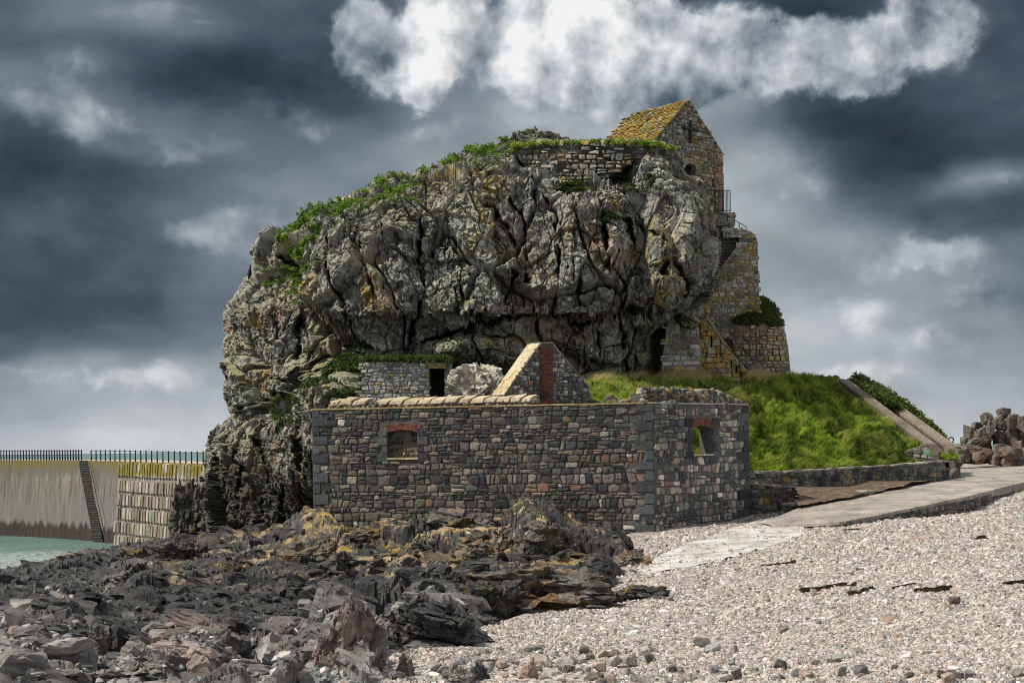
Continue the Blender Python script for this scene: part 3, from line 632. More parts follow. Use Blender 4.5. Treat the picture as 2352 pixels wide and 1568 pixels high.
# thin mortar ledge and tilted cap stones
mb = MB(); f = planar(hO, hE, UP, hN); mb.box(f(-.02, H - .004, .045), hE*(hW + .04), -hN*.66, UP*.05, (.40, .31, .14)); mb.build('wall_top', M_OLD, house)
mb = MB(); f = planar(eO, eE, UP, eN); mb.box(f(.06, H - .003, .04), eE*(eW - .1), -eN*.62, UP*.045, (.45, .43, .38)); mb.build('wall_top', M_OLD, house)
mb = MB(); f = planar(hO, hE, UP, hN); ua, ub = wall_uv(752, 930, hO, hE, hN)[0], wall_uv(1232, 925, hO, hE, hN)[0]
def rubble_strip(mb, O, E, N, ua, ub, v0, v1f, w, pal, sz, n):
    for _ in range(n):
        u = rng.uniform(ua, ub); vt = v1f(u); v = v0 + (vt - v0)*rng.random()**1.1; s = rng.uniform(*sz)
        V, F = boulder((s*1.2, s, s*.8), int(rng.integers(1e6)), 1, 7, .0); V = rotz(V, rng.uniform(0, 6), rng.normal(0, .4), rng.normal(0, .4))
        mb.add(O + E*u + UP*v + N*(w + rng.uniform(-.06, .05)) + V, F.tolist(), pick(pal))
rubble_strip(mb, hO, hE, hN, ua, ub, H + .02, lambda u: H + .20, -.16, PAL_OLD + PAL_DARK, (.05, .11), 330)
mb.build('rubble_coping', M_HOUSE, house)
k = 0; u = ua
while u < ub - .2:
    wd = rng.uniform(.36, .56)
    if k == 3: u += .34
    z0 = H + .13 + rng.normal(0, .012); f = planar(hO, hE, UP, hN); sl_ = rng.uniform(.13, .2)
    if k == 3: z0 -= .0
    bt = [f(u, z0, -.03), f(u + wd - .05, z0 + .02, -.03), f(u + wd - .05 + .08, z0 + .05, -.62), f(u + .08, z0 + .05, -.62)]
    tp = [f(u + sl_*.5, z0 + .17, -.07), f(u + wd - .05 + sl_*.5, z0 + .19 + rng.normal(0, .015), -.07), f(u + wd - .02 + sl_, z0 + .31, -.60), f(u + sl_, z0 + .29 + rng.normal(0, .015), -.60)]
    P8 = np.array(bt + tp) + rng.normal(0, .012, (8, 3))
    m2 = MB(); m2.hexa(P8, np.array((.50, .42, .29))*rng.uniform(.85, 1.15)); o = m2.build('coping_stone', None, house)
    bm_ = o.data; o.modifiers.new('b', 'BEVEL').width = .035; o.modifiers['b'].segments = 2
    o.data.materials.append(M_COPE := globals().get('M_COPE') or masonry_mat('cream coping stone with yellow lichen', yellow=.9, pale=.3))
    u += wd; k += 1
# stub of the rear coping over the end wall: stones set on edge
mb = MB(); fe = planar(eO, eE, UP, eN)
topc = lambda u: H + (.50 if u < eW*.72 else max(.04, .50 - .50*(u - eW*.72)/(eW*.30)))
mb.prism([fe(-.15, H + .04, -.32), fe(eW*.97, H + .04, -.32), fe(eW*.74, H + .36, -.32), fe(-.15, H + .36, -.32)], -eN*.6, (.08, .08, .075))
rubble_strip(mb, eO, eE, eN, -.2, eW*.97, H + .05, topc, -.28, PAL_OLD + PAL_DARK, (.06, .14), 420)
u = -.15
while u < eW*.74:
    wd = rng.uniform(.07, .13); a = fe(u, H + .30, -.2); b = fe(u + wd, H + .30, -.2)
    P8 = [a, b, b - eN*.5, a - eN*.5] + [p + eE*.1 + UP*rng.uniform(.19, .26) - eN*.12 for p in (a, b)] + [p + eE*.1 + UP*rng.uniform(.2, .27) - eN*.5 for p in (b, a)]
    mb.hexa(np.array(P8), pick([((.40, .35, .27), 3), ((.30, .26, .21), 2), ((.22, .20, .18), 1)])); u += wd + .01
tag(mb.build('edge_coping', M_HOUSE, house), 'ragged coping of stones set on edge')
# low broken rear wall seen over the front wall
mb = MB(); r0 = U(1345, 915, 52.6); r1 = U(1500, 912, 50.2)
for k in range(120):
    t_ = rng.random(); p = r0*(1-t_) + r1*t_; hgt = .25 + .28*max(0, math.sin(t_*17 + 1))*(1 if t_ < .75 else .4); s = rng.uniform(.09, .2)
    V, F = boulder((s*1.2, s, s*.85), int(rng.integers(1e6)), 1, 7, 0.); V = rotz(V, rng.uniform(0, 6))
    mb.add(V + [p[0], p[1] + rng.uniform(-.2, .2), ZT - .1 + hgt*rng.random()], F.tolist(), pick(PAL_DARK))
mb.prism([r0*[1, 1, 0] + [0, 0, ZB], r1*[1, 1, 0] + [0, 0, ZB], r1*[1, 1, 0] + [0, 0, ZT], r0*[1, 1, 0] + [0, 0, ZT]], (0, .5, 0), (.09, .09, .085))
tag(mb.build('rear_wall', M_HOUSE, house), 'broken rear wall with loose stones on top')
# gable cross wall with brick flue
gl = U(1155, 915, 49.45); gr = U(1356, 915, 52.5); ge = np.array([gr[0] - gl[0], gr[1] - gl[1], 0]); gW = np.linalg.norm(ge); ge /= gW; gN = np.array([ge[1], -ge[0], 0])
gO = np.array([gl[0], gl[1], ZT - .8])
def guv(px, py): return wall_uv(px, py, gO, ge, gN)
gpoly = [(0, 0), guv(1157, 908), guv(1240, 790), guv(1266, 789), guv(1352, 893), (gW, 0)]
mb = MB(); f = planar(gO, ge, UP, gN); mb.prism([f(u, v, 0) for u, v in gpoly], -gN*.55, (.12, .115, .105))
fl0, fl1 = guv(1241, 860)[0], guv(1267, 860)[0]
stones(mb, layout(gW, 3.4, (.11, .22), (.11, .26)), f, PAL_END, .022, (.02, .05), lambda c, q: inpoly(c[0], c[1], gpoly) and not (fl0 - .05 < c[0] < fl1 + .05))
gab = mb.build('gable_wall', M_HOUSE, house); tag(gab, 'gable of mixed rubble with a brick flue')
mb = MB(); v = 0; k = 0; vt = guv(1254, 800)[1]
while v < vt:
    wd = fl1 - fl0; sp = [0, .5, 1] if k % 2 else [0, .28, .78, 1]
    for a, b in zip(sp[:-1], sp[1:]):
        j = rng.uniform(-.03, .03) + (.06 if k % 4 < 2 else 0)
        mb.box(f(fl0 - j*(a == 0) + a*wd + .006, v + .005, .035 + rng.uniform(0, .012)), ge*((b - a)*wd - .012 + j*(a == 0)), -gN*.12, UP*.07, np.array((.20, .07, .05))*rng.uniform(.55, 1.3))
    v += .08; k += 1
tag(mb.build('brick_flue', M_BRICK, gab), 'red brick flue strip')
mb = MB(); a, b = gpoly[1], gpoly[2]; dv = np.array([b[0] - a[0], b[1] - a[1]]); ln = np.linalg.norm(dv); dv /= ln; nv = np.array([-dv[1], dv[0]])
n = 7
for k in range(n):
    s0, s1 = ln*k/n, ln*(k + 1)/n - .012; q = [np.array(a) + dv*s0, np.array(a) + dv*s1, np.array(a) + dv*s1 + nv*.05, np.array(a) + dv*s0 + nv*.05]
    mb.prism([f(x, y, .03) for x, y in q], -gN*.62, np.array((.56, .47, .33))*rng.uniform(.9, 1.1))  # sunny slope: sunlight put into the lighter stone colour
tag(mb.build('sloping_coping', M_COPE, gab), 'sunlit cream coping with yellow lichen')
mb = MB(); a, b = gpoly[3], gpoly[4]; dv = np.array([b[0] - a[0], b[1] - a[1]]); ln = np.linalg.norm(dv); dv /= ln; nv = np.array([-dv[1], dv[0]])
for k in range(9):
    s0, s1 = ln*k/9, ln*(k + 1)/9 - .012; q = [np.array(a) + dv*s0, np.array(a) + dv*s1, np.array(a) + dv*s1 + nv*.06, np.array(a) + dv*s0 + nv*.06]
    mb.prism([f(x, y, .04) for x, y in q], -gN*.62, np.array((.20, .19, .165))*rng.uniform(.8, 1.2))  # far slope: shade put into the darker stone colour
q = [gpoly[2], gpoly[3]]; mb.prism([f(q[0][0], q[0][1], .04), f(q[1][0], q[1][1], .04), f(q[1][0], q[1][1] + .07, .04), f(q[0][0], q[0][1] + .07, .04)], -gN*.62, (.22, .21, .18))
mb.build('coping', M_OLD, gab)
# ------------------------------------------------------------------ low walls
def rubble_wall(name, pts, pal, mat, label, th=.45, hr=(.12, .24), wr=(.15, .36), top=(.2, .19, .17), gap=.02, prot=(.02, .05), cap=True):
    """pts: (x, y, ztop, zbottom) along the wall foot, seen face to the viewer"""
    mb = MB(); P = np.array(pts, float); d = np.hypot(*np.diff(P[:, :2], axis=0).T); s = np.r_[0, np.cumsum(d)]
    zb = P[:, 3].min(); fx = lambda u, k: np.interp(u, s, P[:, k])
    def fm(u, v, w):
        u = np.asarray(u, float); x, y = fx(u, 0), fx(u, 1); e = .05; tx, ty = fx(u + e, 0) - fx(u - e, 0), fx(u + e, 1) - fx(u - e, 1); l = np.hypot(tx, ty) + 1e-9
        return np.stack([x + ty/l*w, y - tx/l*w, zb + np.asarray(v, float)], -1)
    for i in range(len(P) - 1):
        a, b = P[i], P[i+1]; t = (b - a)[:2]; t = t/np.linalg.norm(t); n = np.array([t[1], -t[0], 0])
        A = [[a[0], a[1], a[3]], [b[0], b[1], b[3]], [b[0], b[1], b[2]], [a[0], a[1], a[2]]]; mb.prism(A, -n*th, (.085, .082, .075))
    Hh = P[:, 2].max() - zb
    stones(mb, layout(s[-1], Hh + .1, hr, wr), fm, pal, gap, prot, lambda c, q: 0 < c[0] < s[-1] and c[1] + zb < fx(c[0], 2) - .02)
    if cap:
        u = 0
        while u < s[-1] - .1:
            wd = min(rng.uniform(.25, .55), s[-1] - u); zt = [fx(u, 2), fx(u + wd - .02, 2)]; j = rng.uniform(-.02, .03)
            q = [fm(u, zt[0] - zb - .005, .05), fm(u + wd - .02, zt[1] - zb - .005, .05), fm(u + wd - .02, zt[1] - zb, -th), fm(u, zt[0] - zb, -th)]
            mb.hexa(np.array(q + [p + UP*(.06 + j) for p in q]) + rng.normal(0, .008, (8, 3)), pick([((.30, .29, .26), 3), ((.40, .34, .18), 1), ((.22, .21, .19), 3)])); u += wd
    return tag(mb.build(name, mat), label, 'wall')
def wp(px, pyt, pyb, D): a = U(px, pyt, D); b = U(px, pyb, D); return (a[0], a[1], a[2], b[2] - .35)
rubble_wall('low_wall', [wp(1722, 1112, 1192, 51.6), wp(1790, 1117, 1178, 51.9), wp(1825, 1120, 1168, 52.1)], PAL_DARK, M_HOUSE, 'short low rubble wall joined to the right end of the house ruin')
rubble_wall('retaining_wall', [wp(1700, 1088, 1128, 53.8), wp(1794, 1086, 1118, 54.6), wp(1972, 1075, 1108, 57.5), wp(2090, 1067, 1103, 59.8), wp(2160, 1061, 1099, 61.5), wp(2186, 1061, 1092, 62.7), wp(2192, 1062, 1086, 64)], PAL_DARK, M_OLD, 'long low lichened rubble wall along the foot of the grass mound', hr=(.16, .34), wr=(.2, .5))
REDGE = [(1770, 1206, -2.66), (1935, 1196, -2.44), (2010, 1182, -2.33), (2100, 1163, -2.19), (2215, 1139, -1.98), (2352, 1106, -1.66), (2480, 1082, -1.42), (2700, 1060, -1.15), (2900, 1052, -1.1)]
LIP = [.10, .10, .11, .12, .14, .42, .5, .5, .5]
slip = [(*(UZ(*r)[:2] - [0, .07]), r[2] - l_ + .01, r[2] - 1.3) for r, l_ in zip(REDGE[1:7], LIP[1:7])]
rubble_wall('slipway_wall', slip, [((.085, .095, .095), 5), ((.15, .155, .15), 4), ((.24, .23, .20), 3), ((.26, .17, .13), 2), ((.06, .065, .07), 3)], M_HOUSE, 'rubble retaining wall below the concrete edge of the slipway', hr=(.15, .3), wr=(.16, .4), cap=False)
# old masonry hut under the crag
hp = [(838, 832), (925, 829), (988, 826), (988, 905), (1022, 905), (1022, 826), (1030, 826), (1030, 950), (838, 950)]
hut = empty('masonry_hut', U(935, 950, 54.2), 'ruined masonry hut front with white lichen and a dark doorway', 'hut')
dz = lambda x, y: 54.2 + 0*x
mb = MB(); slab_px(mb, [(838, 832), (925, 829), (986, 826), (986, 950), (838, 950)], dz, 2.0, (.2, .2, .185)); slab_px(mb, [(1021, 832), (1034, 832), (1034, 950), (1021, 950)], dz, 2.0, (.12, .12, .11)); slab_px(mb, [(986, 824), (1034, 824), (1034, 833), (986, 833)], dz, 2.0, (.12, .12, .11))
s_ = FPX/54.2
stones(mb, layout(150/s_, 125/s_, (.10, .2), (.13, .34)), lambda u, v, w: U(838 + np.asarray(u)*s_, 950 - np.asarray(v)*s_, 54.2 - np.asarray(w)), PAL_LICH, .022, (.02, .05), lambda c, q: 838 + c[0]*s_ < 986 and 950 - c[1]*s_ > 833 - .03*(c[0]*s_))
mb.build('front_wall', M_LICH, hut)
mb = MB(); slab_px(mb, [(984, 833), (1024, 833), (1024, 846), (984, 846)], lambda x, y: 54.12 + 0*x, .4, (.20, .17, .08)); mb.build('lintel', M_YEL, hut)
mb = MB(); slab_px(mb, [(980, 840), (1030, 840), (1030, 950), (980, 950)], lambda x, y: 56.1 + 0*x, .2, (.05, .05, .045)); mb.build('back_wall', M_DARKMORT, hut)
rock_at('pale_boulder', 1032, 1172, 820, 935, 53.2, M_CRAG_PALE := rock_material('pale sunlit granite', [(.3, (.36, .33, .27)), (.5, (.54, .49, .42)), (.7, (.66, .61, .53))], yellow=.2, pale=.6, green=.2, black=.12, pink=.2, bump=.06), 77, 'pale pinkish boulder between the masonry hut and the gable', 'boulder', depth=.8, sub=6, rough=.10, sink=.5, planes=16, blocky=.2)  # base colours raised to make the boulder look sunlit
# ------------------------------------------------------------------ chapel on the summit
apex = U(1580, 232, 66.0); rd = np.array([-.66, .75, 0]); gx = np.array([.75, .66, 0]); cN = -rd
chapel = empty('stone_chapel', apex - UP*6.2, 'small steep gabled stone chapel with cross on the summit of the crag', 'chapel')
hwid = 2.32; eave = apex[2] - 2.18; base_z = apex[2] - 6.0
cO = apex*[1, 1, 0] + [0, 0, base_z]
f = planar(cO, gx, UP, cN); AH = apex[2] - base_z; EH = eave - base_z
L_ = 3.55
doorw = [( -.02, 2.05), (.62, 2.05)]
du0, dv0 = wall_uv(1572, 412, cO, gx, cN); du1, _ = wall_uv(1598, 412, cO, gx, cN); _, dv1 = wall_uv(1585, 388, cO, gx, cN); _, dvt = wall_uv(1585, 376, cO, gx, cN)
dpoly = [(du0, dv0 - .3), (du1, dv0 - .3), (du1, dv1), ((du0 + du1)/2 + .12, dvt - .05), ((du0 + du1)/2, dvt), ((du0 + du1)/2 - .12, dvt - .05), (du0, dv1)]
sl0, sv0 = wall_uv(1636, 433, cO, gx, cN); _, sv1 = wall_uv(1640, 392, cO, gx, cN); spoly = [(sl0, sv0), (sl0 + .30, sv0), (sl0 + .28, sv1 - .1), (sl0 + .15, sv1), (sl0 + .02, sv1 - .1)]
mb = MB()
def prism_uv(poly, th, col, w=0): mb.prism([f(u, v, w) for u, v in poly], -cN*th, col)
cc_ = (.15, .14, .12)
prism_uv([(-hwid, 0), (du0, 0), (du0, EH + .2), (-hwid + .15, EH + .15), (-hwid, EH)], .6, cc_)
prism_uv([(du1, 0), (sl0, 0), (sl0, EH + 1.0), (du1, EH + 1.0)], .6, cc_); prism_uv([(sl0, 0), (sl0 + .3, 0), (sl0 + .3, sv0), (sl0, sv0)], .6, cc_)
prism_uv([(sl0 + .3, 0), (hwid, 0), (hwid, EH), (sl0 + .3, EH + .6)], .6, cc_); prism_uv([(sl0, sv1), (sl0 + .3, sv1), (sl0 + .3, EH + .6), (sl0, EH + .8)], .59, cc_)
prism_uv([(du0, dvt), (du1, dvt), (du1, EH + 1.), (0, AH - .02), (-hwid*.95, EH + .1), (du0, EH)], .58, cc_)
prism_uv([(sl0 - .2, EH), (hwid, EH), (0, AH - .02), (-.1, EH)], .57, cc_)
roofline = lambda u: AH - abs(u)/hwid*(AH - EH)
colf = lambda c: (np.array((.24, .15, .11))*rng.uniform(.7, 1.25) if (c[0] > hwid - .55 and c[1] < EH - .2 and rng.random() < .75) or rng.random() < .05 else None)
sh = lambda q: [[(a - hwid, b) for a, b in k] for k in q]
stones(mb, sh(layout(2*hwid, AH, (.12, .25), (.16, .42))), f, PAL_OLD, .03, (.03, .08), lambda c, q: abs(c[0]) < hwid and c[1] < roofline(c[0]) - .03 and not inpoly(c[0], c[1], dpoly) and not inpoly(c[0], c[1], spoly), colf=colf)
cw = mb.build('gable_wall', M_OLD, chapel)
mb = MB(); fs = planar(cO + gx*hwid, rd, UP, gx)
mb.prism([fs(0, 0, 0), fs(L_, 0, 0), fs(L_, EH, 0), fs(0, EH, 0)], -gx*.5, cc_); fs2 = planar(cO - gx*hwid, rd, UP, -gx); mb.prism([fs2(0, 0, 0), fs2(L_, 0, 0), fs2(L_, EH, 0), fs2(0, EH, 0)], gx*.5, cc_)
stones(mb, layout(L_, EH, (.14, .28), (.2, .5)), fs2, PAL_OLD, .03, (.02, .06), lambda c, q: 0 < c[0] < L_)
for k in range(13):                                     # red granite corner blocks
    h0 = EH*k/13; mb.box(f(hwid - (.5 if k % 2 else .3), h0 + .01, -.3), gx*((.5 if k % 2 else .3) + .05 + rng.uniform(0, .05)), cN*.37, UP*(EH/13 - .03), np.array((.23, .14, .105))*rng.uniform(.7, 1.3))
prism_fb = [f(-hwid, 0, -L_), f(hwid, 0, -L_), f(hwid, EH, -L_), f(0, AH - .25, -L_), f(-hwid, EH, -L_)]; mb.prism(prism_fb, -cN*.5, cc_)
mb.build('side_wall', M_OLD, chapel)
# roof: courses of lichened slabs
mb = MB()
for sgn in (-1, 1):
    e_ = np.array([sgn*hwid, EH - AH]); ln = np.linalg.norm(e_); ev = gx*e_[0]/ln + UP*e_[1]/ln; nv = gx*(-sgn)*e_[1]/ln*-1 + UP*abs(e_[0])/ln
    nv = UP*abs(e_[0])/ln + gx*sgn*abs(e_[1])/ln; ap = apex + UP*.02
    mb.prism([ap, ap + rd*L_, ap + rd*L_ + ev*(ln + .12), ap + ev*(ln + .12)], -nv*.25, (.2, .17, .1))
    s = 0
    while s < ln + .1:
        hh = rng.uniform(.10, .17); u = -.05
        while u < L_ + .2:
            wd = rng.uniform(.12, .30)
            if rng.random() < .94 and not (u > L_ - .35 and rng.random() < .35):
                o = ap + ev*s + rd*u + nv*rng.uniform(.0, .02); c = pick([((.36, .25, .045), 5), ((.28, .19, .04), 5), ((.24, .20, .10), 4), ((.34, .32, .27), 2), ((.16, .13, .08), 2)]) if sgn < 0 else pick(PAL_OLD)
                P8 = [o, o + rd*(wd - .02), o + rd*(wd - .02) + ev*(hh + .03), o + ev*(hh + .03)]
                mb.hexa(np.array(P8 + [p + nv*(.04 + (.045 if i > 1 else .0) + rng.uniform(0, .025)) for i, p in enumerate(P8)]), c)
            u += wd
        s += hh
mb.build('roof', M_ROOF, chapel)
mb = MB(); ct = wall_uv(1582, 278, cO, gx, cN); cb = wall_uv(1582, 330, cO, gx, cN); ca = wall_uv(1582, 297, cO, gx, cN)
mb.box(f(ct[0] - .05, cb[1], .16), gx*.10, -cN*.08, UP*(ct[1] - cb[1]), (.04, .045, .05)); mb.box(f(ct[0] - .52, ca[1] - .05, .17), gx*1.04, -cN*.09, UP*.10, (.04, .045, .05))
mb.build('cross', M_IRON, chapel)
mb = MB(); n_ = 9; cu_ = (du0 + du1)/2; hw_ = (du1 - du0)/2
for k in range(n_):
    a = math.pi*k/n_; b = math.pi*(k + .94)/n_; p = lambda t, r: f(cu_ - math.cos(t)*hw_*r, dv1 + math.sin(t)*(dvt - dv1)*r, .07)
    mb.prism([p(a, 1.0), p(b, 1.0), p(b, 1.45), p(a, 1.45)], -cN*.3, pick([((.26, .22, .18), 2), ((.30, .2, .15), 1)]))
mb.build('door_arch', M_OLD, cw)
mb = MB(); mb.prism([f(u, v, -.32) for u, v in [(du0 - .1, dv0 - .4), (du1 + .1, dv0 - .4), (du1 + .1, dvt + .1), (du0 - .1, dvt + .1)]], -cN*.06, (.02, .018, .016)); mb.build('door', simple('dark old door', (.018, .016, .014), .8, .3, 8), cw)  # dark panel added so the open doorway reads as shade
# ------------------------------------------------------------------ fence and landing by the chapel
def bars(name, A, Bp, h, n, label, cat='railing', r=.016, base_r=None, mid=(.97, .05), extra=None, parent_group=None):
    A, Bp = np.asarray(A, float), np.asarray(Bp, float); o = empty(name, (A + Bp)/2, label, cat); 
    m0 = MB(); m0.tube([A, A + UP*h], r, 5); first = None
    for k in range(n):
        t = k/(n - 1); p = A*(1-t) + Bp*t
        if first is None: m0 = MB(); m0.tube([p, p + UP*h], r, 5); first = m0.build('bar', M_IRON, o); c = first; p0 = p
        else: c = first.copy(); C.objects.link(c); c.parent = o; c.location = tuple(p - p0)
    for q in mid:
        m0 = MB(); m0.tube([A + UP*h*q, Bp + UP*h*q], r*1.2, 5); m0.build('rail', M_IRON, o)
    return o
fa, fb, fc = U(1622, 486, 64.6), U(1677, 486, 65.0), U(1679, 484, 66.8)
bars('iron_fence', U(1620, 487, 64.7), U(1678, 487, 65.1), 51/FPX*65, 20, 'black iron railing of upright bars below the chapel gable', 'railing', .014)
mb = MB(); p = U(1640, 517, 65.0); q = U(1689, 517, 65.3)
mb.box(p, q - p, (0, 2.2, 0), UP*.58, (.2, .19, .16)); fL = planar(p, (q - p)/np.linalg.norm(q - p), UP, (0, -1, 0))
stones(mb, layout(np.linalg.norm(q - p), .58, (.14, .22), (.25, .5)), fL, PAL_OLD, .03, (.03, .06), lambda c, k: 0 < c[0] < np.linalg.norm(q - p) and c[1] < .55)
tag(mb.build('stone_landing', M_OLD), 'small stone landing block under the iron railing', 'landing')
# ------------------------------------------------------------------ stair tower wall and upper steps
tp = [(1660, 520), (1692, 524), (1722, 530), (1735, 540), (1740, 556), (1741, 610), (1744, 690), (1748, 760), (1600, 790), (1602, 738), (1606, 706), (1624, 668), (1650, 622), (1678, 585), (1697, 560), (1699, 545), (1662, 545)]
tdp = lambda x, y: 63.6 + .010*(np.asarray(x) - 1610)*.4 + 0*y
s_ = FPX/63.8
def tkeep(c, q): x, y = 1595 + c[0]*s_, 800 - c[1]*s_; return inpoly(x, y, tp)
tcol = lambda c: (pick(PAL_YEL) if (1595 + c[0]*s_ > 1718 and rng.random() < .5) or (1595 + c[0]*s_ < 1640 and 800 - c[1]*s_ > 660 and rng.random() < .6) else None)
mb = MB(); slab_px(mb, tp, tdp, .7, (.17, .16, .135))
stones(mb, layout(160/s_, 290/s_, (.12, .22), (.14, .32)), lambda u, v, w: U(1595 + np.asarray(u)*s_, 800 - np.asarray(v)*s_, tdp(1595 + np.asarray(u)*s_, 0*np.asarray(u)) - np.asarray(w)), PAL_OLD + [((.36, .33, .27), 10)], .025, (.02, .06), tkeep, colf=tcol)
tag(mb.build('stair_wall', M_OLD), 'tall lichened rubble wall beside the upper rock steps', 'wall')
mb = MB(); n = 26
for k in range(n):
    t_ = k/(n - 1); x = 1600 + (1672 - 1600)*t_**.85; y = 716 - (716 - 536)*t_; d_ = 64.0 + 1.2*t_
    p = U(x - 14, y, d_); w_ = 42/FPX*d_; mb.box(p - UP*.6, (w_, .0, 0), (0, 1.4, 0), UP*.6, (.10, .095, .08)); mb.box(p + np.array([-.02, -.04, .002]), (w_ + .04, 0, 0), (0, .5, 0), UP*.05, (.27, .26, .22))
tag(mb.build('upper_steps', M_OLD), 'dark narrow stone steps between the crag and its stair wall', 'steps')
def handrail(pts, posts, label, r=.022):
    o = empty('handrail', np.mean(np.array(pts), 0), label, 'handrail'); m0 = MB(); m0.tube(pts, r, 6); m0.build('rail', M_IRON, o)
    for a, b in posts: m0 = MB(); m0.tube([a, b], r*.95, 6); m0.build('post', M_IRON, o)
handrail([U(1646, 487, 64.4), U(1672, 496, 64.2), U(1714, 521, 63.5)], [(U(1671, 508, 64.2), U(1671, 496, 64.2)), (U(1698, 524, 63.7), U(1698, 512, 63.7)), (U(1713, 530, 63.5), U(1714, 521, 63.5))], 'thin iron handrail running down from the landing onto the stair wall')
# landing platform and lower steps
bp = [(1535, 728), (1604, 734), (1610, 800), (1612, 880), (1514, 880), (1520, 845), (1527, 790)]
bdp = lambda x, y: 60.7 + 0*x
mb = MB(); slab_px(mb, bp, bdp, 2.6, (.2, .195, .17)); s_ = FPX/60.7
stones(mb, layout(105/s_, 165/s_, (.16, .32), (.25, .6)), lambda u, v, w: U(1510 + np.asarray(u)*s_, 885 - np.asarray(v)*s_, 60.7 - np.asarray(w)), PAL_LICH + PAL_OLD, .03, (.02, .07), lambda c, q: inpoly(1510 + c[0]*s_, 885 - c[1]*s_, bp), colf=lambda c: pick(PAL_YEL) if (885 - c[1]*s_ < 752 and rng.random() < .6) or (885 - c[1]*s_ > 838 and rng.random() < .4) else None)
tag(mb.build('masonry_platform', M_LICH), 'pale lichened masonry platform at the head of the lower steps', 'platform')
mb = MB(); n = 9
for k in range(n):
    x0 = 1609 + k*11.5; y0 = 742 + k*13.6; p = U(x0, y0, 61.0); q = U(x0 + 15, y0, 61.0); w_ = (q - p)[0]
    bt = U(x0, 884, 61.0); mb.box([p[0], p[1], bt[2]], (w_, 0, 0), (0, 1.3, 0), UP*(p[2] - bt[2] - .05), pick(PAL_YEL)*.7); mb.box(p + np.array([-.06, -.07, -.05]), (w_ + .05, 0, 0), (0, 1.4, 0), UP*.06, pick(PAL_YEL))
fp = [(1606, 742)] + [(1609 + k*11.5 + 11, 742 + k*13.6 + 12) for k in range(9)] + [(1706, 884), (1606, 884)]
s_ = FPX/61.0
stones(mb, layout(110/s_, 150/s_, (.18, .27), (.2, .5)), lambda u, v, w: U(1604 + np.asarray(u)*s_, 886 - np.asarray(v)*s_, 60.97 - np.asarray(w)), PAL_YEL, .025, (.02, .06), lambda c, q: inpoly(1604 + c[0]*s_, 886 - c[1]*s_, fp), colf=lambda c: None if rng.random() < .75 else pick(PAL_OLD))
tag(mb.build('lower_steps', M_YEL), 'lower stone steps with bright yellow lichen on their flank', 'steps')
mb = MB(); q4 = [(1620, 742), (1640, 752), (1722, 858), (1716, 872), (1700, 860)]; A = U(np.array([p[0] for p in q4]), np.array([p[1] for p in q4]), 62.2); mb.prism(A, (0, .35, 0), (.30, .27, .17)); tag(mb.build('sloping_parapet', M_YEL), 'sloping stone parapet beyond the lower steps', 'parapet')
handrail([U(1596, 706, 61.2), U(1608, 712, 61.1), U(1660, 788, 60.9), U(1722, 850, 60.8), U(1704, 862, 60.8)], [(U(1655, 820, 60.9), U(1655, 782, 60.9)), (U(1699, 866, 60.8), U(1699, 827, 60.8)), (U(1608, 748, 61.1), U(1608, 714, 61.1))], 'black iron handrail sloping down the lower steps')
handrail([U(1566, 707, 61.3), U(1606, 707, 61.3)], [(U(1567, 730, 61.3), U(1567, 707, 61.3)), (U(1588, 730, 61.3), U(1588, 707, 61.3))], 'short level iron handrail on the masonry platform')
# ------------------------------------------------------------------ round ruined bastion
bxr = tab([(684, 1752), (692, 1770), (705, 1780), (735, 1794), (765, 1804), (800, 1811), (850, 1815), (920, 1818)])
bxl = lambda y: 1650 + 0*y
nr, nf = 60, 90; pyb = np.linspace(684, 920, nr)[:, None]; sb = np.linspace(-1, 1, nf)[None]
def bdepth(x, y):
    s = np.clip((2*x - bxl(y) - bxr(y))/(bxr(y) - bxl(y)), -1, 1); return 67.0 - 3.4*(1 - np.abs(np.where(s < 0, s*.75, s))**2.6).clip(0)**.42 + np.where(y < 745, (745 - y)*.022, 0)
pxb = (bxl(pyb) + bxr(pyb))/2 + (bxr(pyb) - bxl(pyb))/2*sb; Pb = U(pxb, pyb, bdepth(pxb, pyb) + .05)
Pb += (fbm(Pb.reshape(-1, 3)*1.2, 4, 77).reshape(nr, nf)*.12)[..., None]*np.array([0, 1, .5])
th = np.linspace(0, math.pi, 40)[None][:, 1:-1]; m_ = (Pb[:, :1] + Pb[:, -1:])/2; h_ = (Pb[:, -1:] - Pb[:, :1])/2
bk = m_ + h_*np.cos(th)[..., None] + np.array([0, 3.5, -.3])*np.sin(th)[..., None]; RV = np.concatenate([Pb, bk], 1); cn = RV[0].mean(0)
V = np.concatenate([(cn + (RV[0] - cn)*k)[None] for k in (.05, .4, .75)] + [RV]); 
bast = empty('round_bastion', RV[-1].mean(0), 'round rubble bastion ruin with a mossy grassy top right of the steps', 'bastion')
mesh_obj('core', V.reshape(-1, 3), grid_faces(len(V), RV.shape[1], True), rock_material('ruined core', [(.3, (.09, .08, .065)), (.5, (.17, .15, .12)), (.7, (.26, .24, .2))], yellow=.4, pale=.3, green=.4, black=.5), bast)
mb = MB(); s_ = FPX/64.0
wearf = lambda x, y: fbm(np.array([[x/38., y/30., 3.]]), 3, 31)[0]
